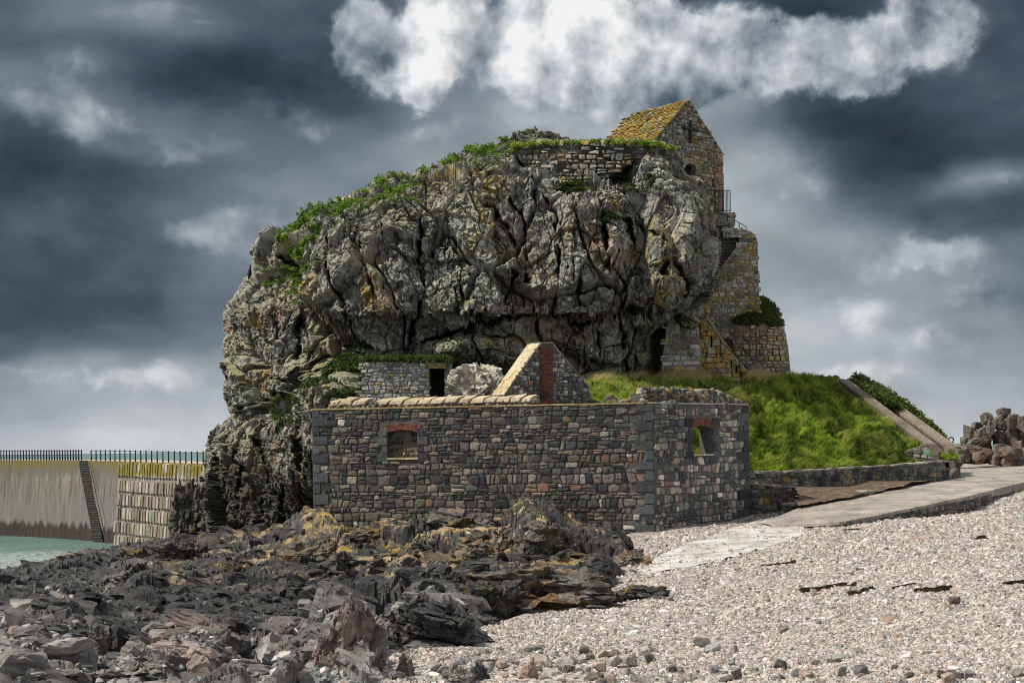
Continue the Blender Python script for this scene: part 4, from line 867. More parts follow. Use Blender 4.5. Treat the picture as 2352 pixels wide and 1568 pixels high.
stones(mb, layout(172/s_, 210/s_, (.13, .25), (.15, .36)), lambda u, v, w: U(1648 + np.asarray(u)*s_, 905 - np.asarray(v)*s_, bdepth(1648 + np.asarray(u)*s_, 905 - np.asarray(v)*s_) - np.asarray(w)), PAL_OLD, .035, (.03, .12),
       lambda c, q: 1652 < 1648 + c[0]*s_ < bxr(905 - c[1]*s_) - 2 and 905 - c[1]*s_ > 742 + 10*math.sin(c[0]*3) and (1648 + c[0]*s_ > 1762 or wearf(1648 + c[0]*s_, 905 - c[1]*s_) < .35), colf=lambda c: pick([((.34, .27, .18), 3), ((.42, .36, .27), 2), ((.40, .25, .06), 1)]) if 1648 + c[0]*s_ > 1765 else None)  # right hand stones picked paler, sunlight painted into their colour
mb.build('stone_facing', M_OLD, bast)
# ------------------------------------------------------------------ the grass mound
M_TURF = (lambda b: b.done(b.ramp(b.noise(2.2, 6, .7), [(.3, (.05, .07, .012)), (.5, (.12, .16, .025)), (.7, (.24, .25, .07))]), .95, b.noise(6, 6, .7), .15, .8, .1))(B('turf'))
MD = RBF([(1730,1088),(1972,1074),(2090,1066),(2178,1061),(1730,1000),(1900,1000),(2050,1000),(2150,1015),(1730,930),(1900,930),(2030,940),(2100,960),(1345,872),(1500,870),(1560,868),(1700,864),(1800,862),(1915,862),(1960,868),(1345,915),(1500,925),(1600,1000),(1600,1085),(1300,890),(2185,1040),(2165,1012),(1300,1080)],
         [55.3,58.2,60.6,63.0,56.9,59.2,62.6,66.3,58,61.5,65.3,68.2,60.2,60.6,60.9,62.4,64,66.5,69.5,54,55,53.4,52.4,57,65.5,68.5,52.4])
myt = tab([(1290, 876), (1345, 873), (1500, 870), (1620, 868), (1700, 866), (1800, 862), (1915, 862), (1960, 868), (1990, 885), (2040, 910), (2080, 938), (2110, 962), (2140, 988), (2165, 1012), (2186, 1050), (2196, 1062)])
myb = tab([(1290, 1100), (1730, 1092), (1972, 1078), (2090, 1070), (2178, 1064), (2196, 1066)])
nr, nc = 260, 620
px = np.linspace(1290, 2196, nc)[None]; t = np.linspace(0, 1, nr)[:, None]; py = myb(px) + (myt(px) - myb(px))*t
Pm = U(px, py, MD(np.broadcast_to(px, py.shape), py)); q = Pm.reshape(-1, 3)
hum = .30*fbm(q*.7, 3, 61) + .40*np.abs(fbm(q*1.5, 3, 62)) + .10*fbm(q*4, 2, 66) + facets(q, (.9, .9, .9), 63, .14, .30)
edge = np.minimum(sstep(0, .08, 1 - np.broadcast_to(t, py.shape)), 1).ravel()
Pm = (q + np.outer(hum*(.25 + .75*edge)*sstep(0, .16, np.broadcast_to(t, py.shape).ravel()), (-.25, -.35, .55))).reshape(Pm.shape)
trench = np.exp(-(segdist(np.broadcast_to(px, py.shape), py, [(1926, 862), (1958, 886), (2040, 946), (2156, 1030)])/17)**4)*sstep(1925, 1945, np.broadcast_to(px, py.shape)); Pm = Pm + trench[..., None]*np.array([.25, 1.0, -.85])
Mb = Pm[-1]; ext = [Mb + np.array([0, d, -z]) for d, z in ((1.2, .1), (4, .5), (8, 2.5), (11, 6))]
V = np.concatenate([Pm[:1] - np.array([0, -.3, .8]), Pm] + [e[None] for e in ext])
rs = V[:, -1:]; V = np.concatenate([V, rs + np.array([.5, 1.5, -.3])], 1); V[..., 2] = np.maximum(V[..., 2], -2.4)
tag(mesh_obj('mound', V.reshape(-1, 3), grid_faces(len(V), nc + 2), M_TURF), kind='structure')
def blades(P, n_, hgt, lean, cols, wdt, bend=.4):
    """one triangle pair per grass blade"""
    n = len(P); h = hgt; a = rng.uniform(0, 2*math.pi, n); sx = np.stack([np.cos(a), np.sin(a), 0*a], -1)*(wdt/2)[:, None]
    ld = np.stack([lean[:, 0], lean[:, 1], 0*a], -1); mid_ = P + UP*(h*.6)[:, None] + ld*(h*.3)[:, None]; tip = P + UP*(h*(1 - bend*.3))[:, None] + ld*(h*.9)[:, None]
    V = np.stack([P - sx, P + sx, mid_ + sx*.7, mid_ - sx*.7, tip], 1).reshape(-1, 3); i = np.arange(n)*5
    return V, [np.stack([i, i+1, i+2, i+3], -1), np.stack([i+3, i+2, i+4], -1)], np.repeat(cols, 5, 0)
def leafy(name, tr=.35):
    b = B(name); p = nn(b.nt, 'ShaderNodeBsdfPrincipled', {'Base Color': b.attr(), 'Roughness': .6, 'Specular IOR Level': .25}); t = nn(b.nt, 'ShaderNodeBsdfTranslucent', {0: b.mix(1., b.attr(), (1.1, 1.2, .6), 'MULTIPLY')}); m = nn(b.nt, 'ShaderNodeMixShader', {0: tr, 1: p.outputs[0], 2: t.outputs[0]}); b.nt.links.new(m.outputs[0], b.out.inputs[0]); return b.m
M_BLADE = leafy('grass blades', .45)
def scatter_grid(P, n):
    """points spread over a grid of points, dense as the view sees it"""
    i = rng.uniform(0, P.shape[0] - 1.001, n); j = rng.uniform(0, P.shape[1] - 1.001, n); a, b = i.astype(int), j.astype(int); u, v = (i - a)[:, None], (j - b)[:, None]
    return P[a, b]*(1-u)*(1-v) + P[a+1, b]*u*(1-v) + P[a, b+1]*(1-u)*v + P[a+1, b+1]*u*v
G = scatter_grid(Pm, 135000); gx_, gy_ = proj(G); G = G[(gy_ < myb(gx_) - 3) & (segdist(gx_, gy_, [(1926, 862), (1958, 886), (2040, 946), (2156, 1030)]) > 19)]; gx_, gy_ = proj(G)
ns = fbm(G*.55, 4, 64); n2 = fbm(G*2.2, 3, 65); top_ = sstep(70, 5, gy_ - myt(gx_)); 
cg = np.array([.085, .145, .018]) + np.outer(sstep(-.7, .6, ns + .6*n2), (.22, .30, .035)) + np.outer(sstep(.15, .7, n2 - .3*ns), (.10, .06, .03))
lit = top_*sstep(1900, 1600, gx_); cg = cg*(1 - lit[:, None]*.6) + np.outer(lit*.6, (.40, .42, .15))  # crest blades tinted paler, sunlight painted into the grass colour
cg *= rng.uniform(.65, 1.3, (len(G), 1))
dry = (rng.random(len(G)) < .10 + .22*sstep(.1, .8, n2)); cg[dry] = np.array([.34, .27, .14])*rng.uniform(.6, 1.2, (dry.sum(), 1))
hg = rng.uniform(.06, .20, len(G))*(1 + .9*n2); ln_ = np.stack([.55 + rng.normal(0, .35, len(G)), -.35 + rng.normal(0, .35, len(G))], -1)
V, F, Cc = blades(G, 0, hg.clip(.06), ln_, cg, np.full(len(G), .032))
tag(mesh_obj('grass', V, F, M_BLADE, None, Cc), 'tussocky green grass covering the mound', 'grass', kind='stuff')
# tall blond grass along the foot of the crag
pts = []
for (x0, x1, y0, y1, n) in ((1525, 1625, 868, 884, 2600), (1688, 1760, 866, 882, 1500), (1345, 1400, 874, 882, 700), (1440, 1480, 872, 878, 250)):
    x = rng.normal((x0 + x1)/2, (x1 - x0)/4.2, n); y = rng.uniform(y0, y1, n); pts.append(U(x, y, MD(x, y) - .15))
G2 = np.concatenate(pts); cg = np.array([.66, .53, .34])*rng.uniform(.6, 1.25, (len(G2), 1)); ln_ = np.stack([.9 + rng.normal(0, .3, len(G2)), rng.normal(-.2, .3, len(G2))], -1)
V, F, Cc = blades(G2, 0, rng.uniform(.25, .55, len(G2)), ln_, cg, np.full(len(G2), .02)); tag(mesh_obj('dry_grass', V, F, M_BLADE, None, Cc), 'tall blond windblown grass at the foot of the crag', 'grass', kind='stuff')
# ------------------------------------------------------------------ mound stairway
M_BROWN = masonry_mat('brown stone parapet', yellow=.15, pale=.25)
stairway = empty('mound_stairway', U(2120, 1050, 64), 'straight stairway between two brown stone parapets down the grass mound', 'stairway')
def parapet(name, top_pts, thick, hgt, col, nseg=1):
    """top_pts: (px, py, D) of the near top edge"""
    P = np.array([U(*p) for p in top_pts]); mb = MB(); off = np.array([thick, .15, 0])
    for a, b in zip(P[:-1], P[1:]):
        n = max(1, int(np.linalg.norm(b - a)/1.1))
        for k in range(n):
            p, q = a + (b - a)*k/n, a + (b - a)*(k + 1)/n - (b - a)/np.linalg.norm(b - a)*.012
            mb.hexa(np.array([p - UP*hgt, q - UP*hgt, q - UP*hgt + off, p - UP*hgt + off, p - UP*.1, q - UP*.1, q - UP*.1 + off, p - UP*.1 + off]), np.array(col)*rng.uniform(.8, 1.2))
            mb.hexa(np.array([p - UP*.11 - off*.1, q - UP*.11 - off*.1, q - UP*.11 + off*1.1, p - UP*.11 + off*1.1, p - off*.1, q - off*.1, q + off*1.1, p + off*1.1]), np.array((.20, .165, .13))*rng.uniform(.85, 1.2))
    return mb.build(name, M_BROWN, stairway)
parapet('parapet', [(1912, 869, 66.6), (1930, 872, 66.5), (1985, 912, 65.6), (2065, 972, 64.2), (2130, 1020, 62.6), (2136, 1046, 62.4)], .40, .55, (.13, .095, .075))
parapet('parapet', [(1948, 868, 68.4), (1966, 870, 68.3), (2040, 927, 66.8), (2105, 974, 65.4), (2168, 1020, 64.0), (2184, 1058, 63.6)], .48, 1.25, (.105, .078, .062))
mb = MB()
for k in range(24):
    t_ = k/23; p = U(1940 + (2150 - 1940)*t_, 884 + (1054 - 884)*t_, 67.6 - 4.0*t_); mb.box(p - UP*.5, (1.0, .35, 0), (-.1, .9, 0), UP*.5, np.array((.13, .115, .1))*rng.uniform(.8, 1.2))
mb.build('steps', M_BROWN, stairway)
mb = MB()
for (x, y, w_, h_) in ((2120, 1050, 36, 15), (2168, 1062, 26, 14), (2150, 1056, 30, 12)):
    p = U(x, y + h_, 62.0); mb.box(p - UP*.1, (w_/FPX*62, 0, 0), (0, .7, 0), UP*(h_/FPX*62 + .1), np.array((.19, .15, .115))*rng.uniform(.8, 1.2))
mb.build('bottom_steps', M_BROWN, stairway)
wlp = [(2014, 1062), (2060, 1045), (2122, 1022), (2134, 1024), (2138, 1056), (2138, 1072), (2014, 1072)]
mb = MB(); dl = lambda x, y: 61.9 - (x - 2014)*.004; slab_px(mb, wlp, dl, .4, (.11, .105, .095)); s_ = FPX/61.8
stones(mb, layout(130/s_, 60/s_, (.15, .28), (.2, .45)), lambda u, v, w: U(2012 + np.asarray(u)*s_, 1074 - np.asarray(v)*s_, dl(2012 + np.asarray(u)*s_, 0) - np.asarray(w)), PAL_DARK + PAL_OLD, .025, (.02, .05), lambda c, q: inpoly(2012 + c[0]*s_, 1074 - c[1]*s_, wlp))
tag(mb.build('wing_wall', M_OLD), 'low triangular rubble wing wall beside the foot of the mound stairway', 'wall')
sign = empty('green_sign', U(2130, 1044, 61.2), 'small pale green notice fixed to the wall at the stairway foot', 'sign'); mb = MB(); A = [U(2123, 1044, 61.25), U(2136, 1045, 61.25), U(2135, 1033, 61.25), U(2122, 1032, 61.25)]; mb.prism(A, (0, .03, 0), (.20, .42, .30)); mb.build('board', simple('green enamel', (.22, .45, .32), .5, .08), sign)
mb = MB()
for k in range(4):
    a = U(2124.5 + k*.05, 1035 + k*2.3, 61.235); b = U(2133.5 - (k == 3)*4, 1035.4 + k*2.3, 61.235); mb.prism([a, b, b + UP*.012, a + UP*.012], (0, .01, 0), (.7, .75, .7))
mb.build('lettering', simple('pale lettering', (.55, .62, .56), .6, .05), sign)
ring = empty('mooring_ring', U(2185, 1030, 72), 'dark iron ring standing on a short post beside the road', 'mooring ring'); mb = MB(); c = U(2184.5, 1010, 72.0); mb.tube([c + np.array([.13*math.cos(a), 0, .13*math.sin(a)]) for a in np.linspace(0, 2*math.pi, 21)], .035, 8); mb.build('ring', M_IRON, ring)
mb = MB(); mb.tube([c - UP*.13, c - UP*.55], [.05, .08], 8); mb.build('post', M_IRON, ring)
# ------------------------------------------------------------------ heap of blocks beyond the road
M_BLOCK = rock_material('brown granite blocks', [(.3, (.055, .05, .045)), (.5, (.125, .11, .095)), (.7, (.21, .19, .165))], yellow=.35, pale=.25, black=.35, pink=.5, rufous=.35, bump=.05)
def cx(x, y): return 3100 + x*996/2082, 1450 + y*750/1568
heap = [(1590, 1680, 515, 640, 'dark'), (1670, 1815, 530, 665, ''), (1655, 1740, 495, 540, ''), (1728, 1815, 400, 500, 'orange topped upright'), (1780, 1830, 480, 570, ''), (1830, 1930, 430, 545, 'big orange faced'), (1860, 1955, 380, 450, 'topmost'), (1930, 2050, 440, 560, ''), (1915, 2040, 535, 665, ''), (1820, 1930, 560, 670, ''), (1610, 1760, 620, 690, 'flat reddish'),
 (1565, 1830, 675, 825, 'largest pale topped'), (1440, 1570, 680, 770, 'rounded reddish brown'), (1470, 1570, 760, 830, ''), (1830, 1960, 680, 760, ''), (1940, 2082, 640, 720, 'dark wet'), (1880, 2082, 700, 790, ''), (1790, 1900, 740, 830, ''), (1900, 2000, 760, 830, ''), (1990, 2082, 770, 832, ''), (2040, 2180, 430, 600, 'right hand leaning'), (2040, 2160, 560, 680, ''), (1560, 1600, 615, 670, 'small dark'), (1500, 1545, 725, 775, ''), (2060, 2200, 690, 800, ''), (2150, 2300, 500, 700, ''), (1960, 2060, 470, 620, ''), (1700, 1800, 640, 700, '')]
for k, (a, b, c_, d_, ds) in enumerate(heap):
    x0, y0 = cx(a, c_); x1, y1 = cx(b, d_); s_ = 2352/4096
    rock_at('granite_block', x0*s_ - 4, x1*s_ + 4, y0*s_ - 3, y1*s_ + 4, 78 + rng.uniform(-1, .6) - (y1*s_ > 1035)*1.6, M_BLOCK, 300 + k, (ds + ' granite block in the heap beyond the road') if ds else 'brown granite block in the heap of blocks beyond the road', 'block', 1.0, 'heaped granite blocks beyond the road', 4, rng.normal(0, .10), .25, rng.uniform(-.5, .5), blocky=.95, rough=.016, planes=6)
for k in range(26):
    x = rng.uniform(2182, 2400); y = rng.uniform(1030, 1058); s = rng.uniform(7, 15)
    rock_at('granite_block', x - s, x + s, y - s*.8, y + s*.7, 76 + rng.uniform(-.5, .5), M_BLOCK, 360 + k, 'small dark block in the gaps of the heap of blocks beyond the road', 'block', .9, 'small blocks filling the heap', 3, 0, .3, rng.uniform(-1, 1), blocky=.6)
# ------------------------------------------------------------------ the ground: heights from a few surveyed points
GP = [(100,1568,-2.9),(450,1568,-2.95),(800,1568,-2.9),(1500,1568,-2.9),(2300,1568,-2.75),(100,1450,-3.3),(600,1450,-3.25),(1100,1450,-3.15),(1700,1450,-2.85),(2300,1450,-2.55),
 (1500,1310,-3.15),(1900,1300,-2.75),(2350,1280,-2.3),(1200,1330,-3.3),(800,1350,-3.6),(300,1370,-4.3),(30,1330,-5.2),(720,1228,-3.05),(1510,1236,-3.0),(1720,1195,-2.68),(1100,1235,-3.0),
 (1940,1203,-2.62),(2050,1198,-2.72),(2150,1190,-2.74),(2250,1168,-2.50),(2352,1124,-1.95),(470,1240,-4.1),(300,1262,-4.7),(130,1280,-5.5),(600,1235,-3.5),(-200,1400,-4.6),(-150,1568,-3.1),(2600,1280,-1.9),(2600,1140,-1.6),(2600,1568,-2.6),(1800,1178,-2.45),(0,1326,-5.4),(-200,1330,-5.5)]
DEEP = [(0, 71, -7.2), (-220, 72, -7.4), (120, 84, -7.2), (0, 84, -8.5), (-220, 88, -8.5), (200, 92, -7.2), (260, 86, -6.3), (350, 84, -5.6), (450, 80, -5.2)]
gpp = np.array([UZ(a, b, c) for a, b, c in GP]); GZ = RBF(np.r_[gpp[:, :2], [[-8, 5], [0, 5], [8, 5], [-25, 20], [25, 20], [0, 11]], [U(a, 1200, d)[:2] for a, d, z in DEEP]], np.r_[gpp[:, 2], [-2.9, -2.8, -2.6, -3.2, -2.3, -2.75], [z for a, d, z in DEEP]])
BND = tab([(1200, 1490), (1290, 1478), (1340, 1430), (1375, 1418), (1392, 1340), (1420, 1225), (1445, 1110), (1475, 960), (1505, 905), (1530, 890), (1568, 880), (1700, 860)])
# rocky shore
nr, nc = 900, 930
px = np.linspace(-330, 1720, nc)[None]; Dr = (12.5*(86/12.5)**np.linspace(0, 1, nr))[:, None]
X = (px - 1176)/FPX*Dr; Y = np.broadcast_to(Dr, X.shape); Z = GZ(X, Y)
qx, qy = proj(np.stack([X, Y, Z], -1))
m_ = sstep(25, -45, qx - BND(qy) + 18*np.sin(qy*.13)); m2 = sstep(1265, 1235, qy)*sstep(1380, 1500, qx)
m_ = m_*(1 - m2)
q = np.stack([X, Y, 0*X], -1).reshape(-1, 3)
wq = q + .15*np.stack([fbm(q*.6, 3, 140), fbm(q*.6 + 9, 3, 141), 0*q[:, 0]], -1)
far = sstep(22, 45, Y).ravel()
wr = wq @ np.array([[.9, -.43, 0], [.43, .9, 0], [0, 0, 1.]]).T; A1 = facets(wr, (.26, .30, 1), 101, .20, .42, .06, .14, 2); A2 = facets(wr, (.75, .85, 1), 102, .10, .26, .07, .08, 2)
A3 = facets(wr, (2.0, 2.3, 1), 103, .035, .14, .09, .02, 2)
rel = A1 + A2 + A3 + .03*fbm(q*3, 4, 105)
# stepped ledges dipping to the right
lv = (q @ np.array([.22, .5, 0])) + .5*fbm(q*.35, 3, 106); st = (lv*1.1) % 1; rel += .13*(sstep(.0, .2, st) - st)
relm = rel.reshape(X.shape)
M = 0*X
def hump(cx_, cy_, rx, ry, h, k=3):
    global M
    M = M + h*np.exp(-(np.abs((qx - cx_)/rx)**k + np.abs((qy - cy_)/ry)**k))
hump(780, 1500, 90, 60, .45); hump(980, 1245, 330, 16, .30); hump(1240, 1245, 60, 40, .5); hump(720, 1250, 60, 14, .5); hump(1000, 1420, 100, 40, .35); hump(150, 1440, 90, 30, .35); hump(480, 1530, 130, 40, .35); hump(330, 1400, 40, 30, .3)
hump(860, 1330, 120, 30, -.35); hump(560, 1500, 40, 40, -.5); hump(900, 1440, 40, 40, -.4); hump(250, 1480, 60, 30, -.3)
Zr = Z + (relm*1.0 + 1.5*M + .05)*m_ - 1.4*(1 - m_)
wall_front = sstep(1228, 1212, qy)*sstep(690, 740, qx); Zr -= .6*wall_front
RZ = (X, Y, Zr)
V = np.stack([X, Y, Zr], -1); q3 = V.reshape(-1, 3)
V = (q3 + np.outer(facets(q3, (3.4, 3.4, 5), 108, .02, .06) + .02*fbm(q3*6, 2, 109), (-.2, -.7, .4))).reshape(V.shape)
M_SHORE = (lambda b: (lambda: None)())(None) if False else None
b = B('shore rock'); tone = b.noise(.22, 5, .65)
col = b.ramp(b.noise(1.6, 8, .72, dist=.4), [(.30, (.010, .010, .011)), (.48, (.019, .018, .018)), (.61, (.055, .052, .05)), (.73, (.23, .215, .205))])
ypos = nn(b.nt, 'ShaderNodeSeparateXYZ', {0: b.pos}).outputs
near = b.rng(b.math('ADD', ypos[1], b.math('MULTIPLY', b.math('SUBTRACT', tone, .5), 26.)), 18.5, 29., 1., 0.)
col = b.mix(b.math('MULTIPLY', near, .75), col, b.ramp(b.noise(1.2, 8, .72), [(.32, (.05, .047, .045)), (.5, (.22, .205, .195)), (.66, (.46, .435, .41))]))
farr = b.rng(b.math('ADD', ypos[1], b.math('MULTIPLY', b.math('SUBTRACT', b.noise(.35, 4, .6), .5), 22.)), 36., 44.)
up = b.rng(b.nz(), .45, .8)
ow = b.math('MULTIPLY', b.math('MULTIPLY', farr, b.rng(b.noise(.8, 5, .65), .46, .58)), .85)
xmask = b.rng(ypos[0], -13., -8.)
col = b.mix(b.math('MULTIPLY', b.math('MULTIPLY', ow, up), xmask), col, b.ramp(b.noise(4, 5, .7), [(.3, (.20, .13, .05)), (.5, (.36, .25, .11)), (.7, (.46, .40, .30))]))
yl = b.math('MULTIPLY', b.math('MULTIPLY', farr, xmask), b.math('MULTIPLY', b.rng(b.noise(.6, 4, .6), .50, .60), b.rng(b.noise(3.5, 5, .7), .48, .58)))
col = b.mix(b.math('MULTIPLY', yl, .8), col, (.36, .23, .025))
pinkm = b.math('MULTIPLY', near, b.rng(b.noise(.3, 3, .5), .56, .66, 0, .7)); col = b.mix(pinkm, col, (.24, .175, .15))
hgt = b.noise(3, 10, .78)
isl = b.geo.outputs['Random Per Island']; col = b.mix(1., col, b.ramp(isl, [(.0, (.45, .45, .46)), (.5, (.95, .95, .95)), (.8, (1.5, 1.47, 1.42)), (1., (2.3, 2.25, 2.2))]), 'MULTIPLY')
M_SHORE = b.done(col, b.rng(b.noise(1.1, 4, .6), .35, .7, .26, .55), hgt, .10, .9, .5)
tag(mesh_obj('rocky_shore', V.reshape(-1, 3), grid_faces(nr, nc), M_SHORE), kind='structure')
# shingle beach
nr, nc = 420, 900
px = np.linspace(780, 4200, nc)[None]; Dr = (11*(60/11)**np.linspace(0, 1, nr))[:, None]
X = (px - 1176)/FPX*Dr; Y = np.broadcast_to(Dr, X.shape); Z0 = GZ(X, Y); qx, qy = proj(np.stack([X, Y, Z0], -1))
q = np.stack([X, Y, 0*X], -1).reshape(-1, 3)
swell = (.06*fbm(q*np.array([.35, .8, 1]), 3, 110) + .02*fbm(q*2.5, 3, 111)).reshape(X.shape)
APR = [(1478, 1292), (1540, 1262), (1620, 1236), (1700, 1205), (1745, 1190), (1800, 1180), (1850, 1196), (1846, 1226), (1800, 1246), (1740, 1262), (1660, 1286), (1560, 1308), (1470, 1320), (1452, 1308)]
SLIPB = [(1780, 1195), (1830, 1150), (2010, 1128), (2150, 1095), (2200, 1060), (2700, 1050), (2700, 1090), (2352, 1110), (2215, 1145), (2050, 1172), (1930, 1196)]
def under(x, y):
    r = np.zeros(x.shape, bool)
    for P_ in (SLIPB,): r |= inpoly(x, y, P_)
    return r
Zb = Z0 + swell; Zb = Zb - 1.1*sstep(30, 160, BND(qy) - qx); Zb = np.where(under(qx, qy), Zb - .9, Zb)
apm = np.zeros(X.shape); ap_in = inpoly(qx, qy, APR); Zb = np.where(ap_in, Zb - .05, Zb)
b = B('shingle'); vc = b.voro(15, 'Color', stretch=(1, 1, 1)); sepc = nn(b.nt, 'ShaderNodeSeparateColor', {0: vc}).outputs[0]
PEB = [(.0, (.13, .11, .10)), (.14, (.30, .26, .23)), (.32, (.38, .34, .30)), (.5, (.46, .41, .37)), (.62, (.25, .23, .22)), (.74, (.38, .31, .27)), (.86, (.19, .19, .19)), (.94, (.52, .49, .46))]
col = b.ramp(sepc, PEB); bb = nn(b.nt, 'ShaderNodeValToRGB'); 
h = b.math('SUBTRACT', 1., b.voro(15, 'Distance')); M_SHING = b.done(b.mix(1., col, b.ramp(b.noise(.5, 4, .6), [(.3, (.8, .78, .76)), (.7, (1.1, 1.1, 1.1))]), 'MULTIPLY'), .85, h, .06, .9, .3)
tag(mesh_obj('shingle_beach', np.stack([X, Y, Zb], -1).reshape(-1, 3), grid_faces(nr, nc), M_SHING), kind='structure')
# concrete apron at the foot of the slipway
def clip_grid(name, poly, step, zf, mat, lift, dmin=30, dmax=75, x0=None):
    """a ground sheet cut to an outline"""
    pl = np.array(poly); xs = np.arange(pl[:, 0].min() - 4, pl[:, 0].max() + 4, step); ds = 1/np.linspace(1/dmax, 1/dmin, 420)
    Xg = (xs[None] - 1176)/FPX*ds[:, None]; Yg = np.broadcast_to(ds[:, None], Xg.shape); Zg = zf(Xg, Yg); gx2, gy2 = proj(np.stack([Xg, Yg, Zg], -1))
    wob = 5*fbm(np.stack([gx2.ravel()/25, gy2.ravel()/12, 0*gx2.ravel()], -1), 3, 120).reshape(gx2.shape)
    ins = inpoly(gx2 + wob, gy2 + wob*.4, poly); F = grid_faces(*Xg.shape); keep = ins.ravel()[F].all(1); F = F[keep]; u, inv = np.unique(F, return_inverse=True)
    V = np.stack([Xg, Yg, Zg + lift], -1).reshape(-1, 3)[u]; return mesh_obj(name, V, inv.reshape(F.shape), mat, smooth=True)
def conc(name, stops, crack=.6, rough=.75, spec=.4):
    b = B(name); c = b.ramp(b.noise(.7, 9, .74, dist=.3), stops); cr_ = b.rng(b.voro(.55, 'Distance', feature='DISTANCE_TO_EDGE', vec=nn(b.nt, 'ShaderNodeVectorMath', {0: b.pos, 1: b.mix(1., nn(b.nt, 'ShaderNodeTexNoise', {'Vector': b.pos, 'Scale': 1.2, 'Detail': 4}).outputs['Color'], (.8, .8, .8), 'MULTIPLY')}, operation='ADD').outputs[0]), .0, .022, crack, 0.)
    c = b.mix(cr_, c, (.05, .045, .04)); c = b.mix(1., c, b.ramp(b.noise(12, 5, .7), [(.3, (.7, .7, .7)), (.6, (1.1, 1.1, 1.1))]), 'MULTIPLY'); return b.done(c, rough, b.noise(7, 6, .7), .03, .7, spec)
M_APR = conc('worn pale concrete', [(.3, (.16, .145, .13)), (.42, (.36, .34, .31)), (.55, (.56, .54, .50)), (.7, (.66, .64, .60))])
apz = lambda x, y: GZ(x, y) + .06*fbm(np.stack([x.ravel()*.35, y.ravel()*.8, 0*x.ravel()], -1), 3, 110).reshape(x.shape)
tag(clip_grid('slipway_apron', APR, 3., apz, M_APR, .012, 34, 56), kind='structure')
# road and slipway ramp: left and right edge points
M_ROAD = conc('worn slipway concrete', [(.3, (.16, .14, .12)), (.45, (.27, .24, .21)), (.6, (.40, .36, .32)), (.75, (.52, .48, .44))], .5, .7)
ledge = [(1740, 1206, -2.72), (1825, 1168, -2.28), (1920, 1150, -2.12), (2010, 1130, -1.95), (2100, 1108, -1.72), (2160, 1096, -1.60), (2200, 1080, -1.44), (2212, 1066, -1.36), (2235, 1059.5, -1.30)]
redge = REDGE
lp, rp = np.array([UZ(*p) for p in ledge]), np.array([UZ(*p) for p in redge]); n = 60; k_ = np.linspace(0, 1, n); idx = np.linspace(0, 1, len(ledge))
Lc = np.stack([np.interp(k_, idx, lp[:, i]) for i in range(3)], -1); Rc = np.stack([np.interp(k_, idx, rp[:, i]) for i in range(3)], -1); s_ = np.linspace(0, 1, 40)[None, :, None]
G_ = Lc[:, None]*(1 - s_) + Rc[:, None]*s_; G_[..., 2] += .06*np.sin(s_[..., 0]*math.pi) + .015*fbm(G_.reshape(-1, 3)*1.2, 3, 130).reshape(G_.shape[:2])
side = G_[:, -1:] + np.array([0, -.09, 0]) - UP*np.interp(k_, idx, LIP)[:, None, None]; V = np.concatenate([G_[:, :1] - UP*.6, G_, G_[:, -1:] + np.array([0, -.09, -.015]), side, side + np.array([0, .5, 0])], 1)
tag(mesh_obj('slipway_road', V.reshape(-1, 3), grid_faces(n, V.shape[1]), M_ROAD), kind='structure')
# far end of the road carries on behind
e0, e1 = Lc[-1], Rc[-1]; V = np.array([e0, e1, e1 + [10, 30, -1.6], e0 + [0, 30, -1.6], e0 + [-30, 34, -4], e0 + [-8, 0, -.5]]); tag(mesh_obj('road', V, [[0, 1, 2, 3], [0, 3, 4, 5]], M_ROAD), kind='structure')
# kerb between road and litter covered strip
kp = [wp(1822, 1160, 1168, 51.3), wp(1900, 1148, 1158, 53), wp(1960, 1139, 1147, 54), wp(2008, 1128, 1134, 55)]
rubble_wall('stone_kerb', [(a, b_, c, d) for a, b_, c, d in kp], PAL_DARK, M_OLD, 'rough low stone kerb along the left edge of the slipway', .5, (.1, .16), (.2, .45), gap=.015)
lit_pts = [(1720, 1200, -2.72), (1822, 1166, -2.2), (1900, 1148, -2.06), (2010, 1126, -1.88), (2100, 1106, -1.72), (2190, 1090, -1.52), (2190, 1082, -1.45), (2150, 1098, -1.56), (2000, 1106, -1.56), (1794, 1117, -1.62), (1715, 1130, -1.75), (1700, 1190, -2.6)]
lpz = np.array([UZ(*p) for p in lit_pts]); LZ = RBF(lpz[:, :2], lpz[:, 2])
b = B('dry seaweed litter'); M_LIT = b.done(b.ramp(b.noise(3.5, 7, .75), [(.3, (.05, .036, .028)), (.5, (.14, .105, .08)), (.62, (.27, .19, .10)), (.75, (.42, .36, .30))]), .95, b.noise(9, 6, .75), .12, .9, .2)
tag(clip_grid('litter_strip', [(1830, 1166), (1900, 1152), (2010, 1131), (2110, 1108), (2192, 1094), (2192, 1078), (2000, 1100), (1830, 1108)], 4., LZ, M_LIT, .03, 45, 66), kind='structure')
rock_at('kerb_rubble', 2180, 2206, 1072, 1092, 61, M_BLOCK, 511, 'small reddish stone block at the rounded end of the retaining wall', 'block', 1, None, 3)
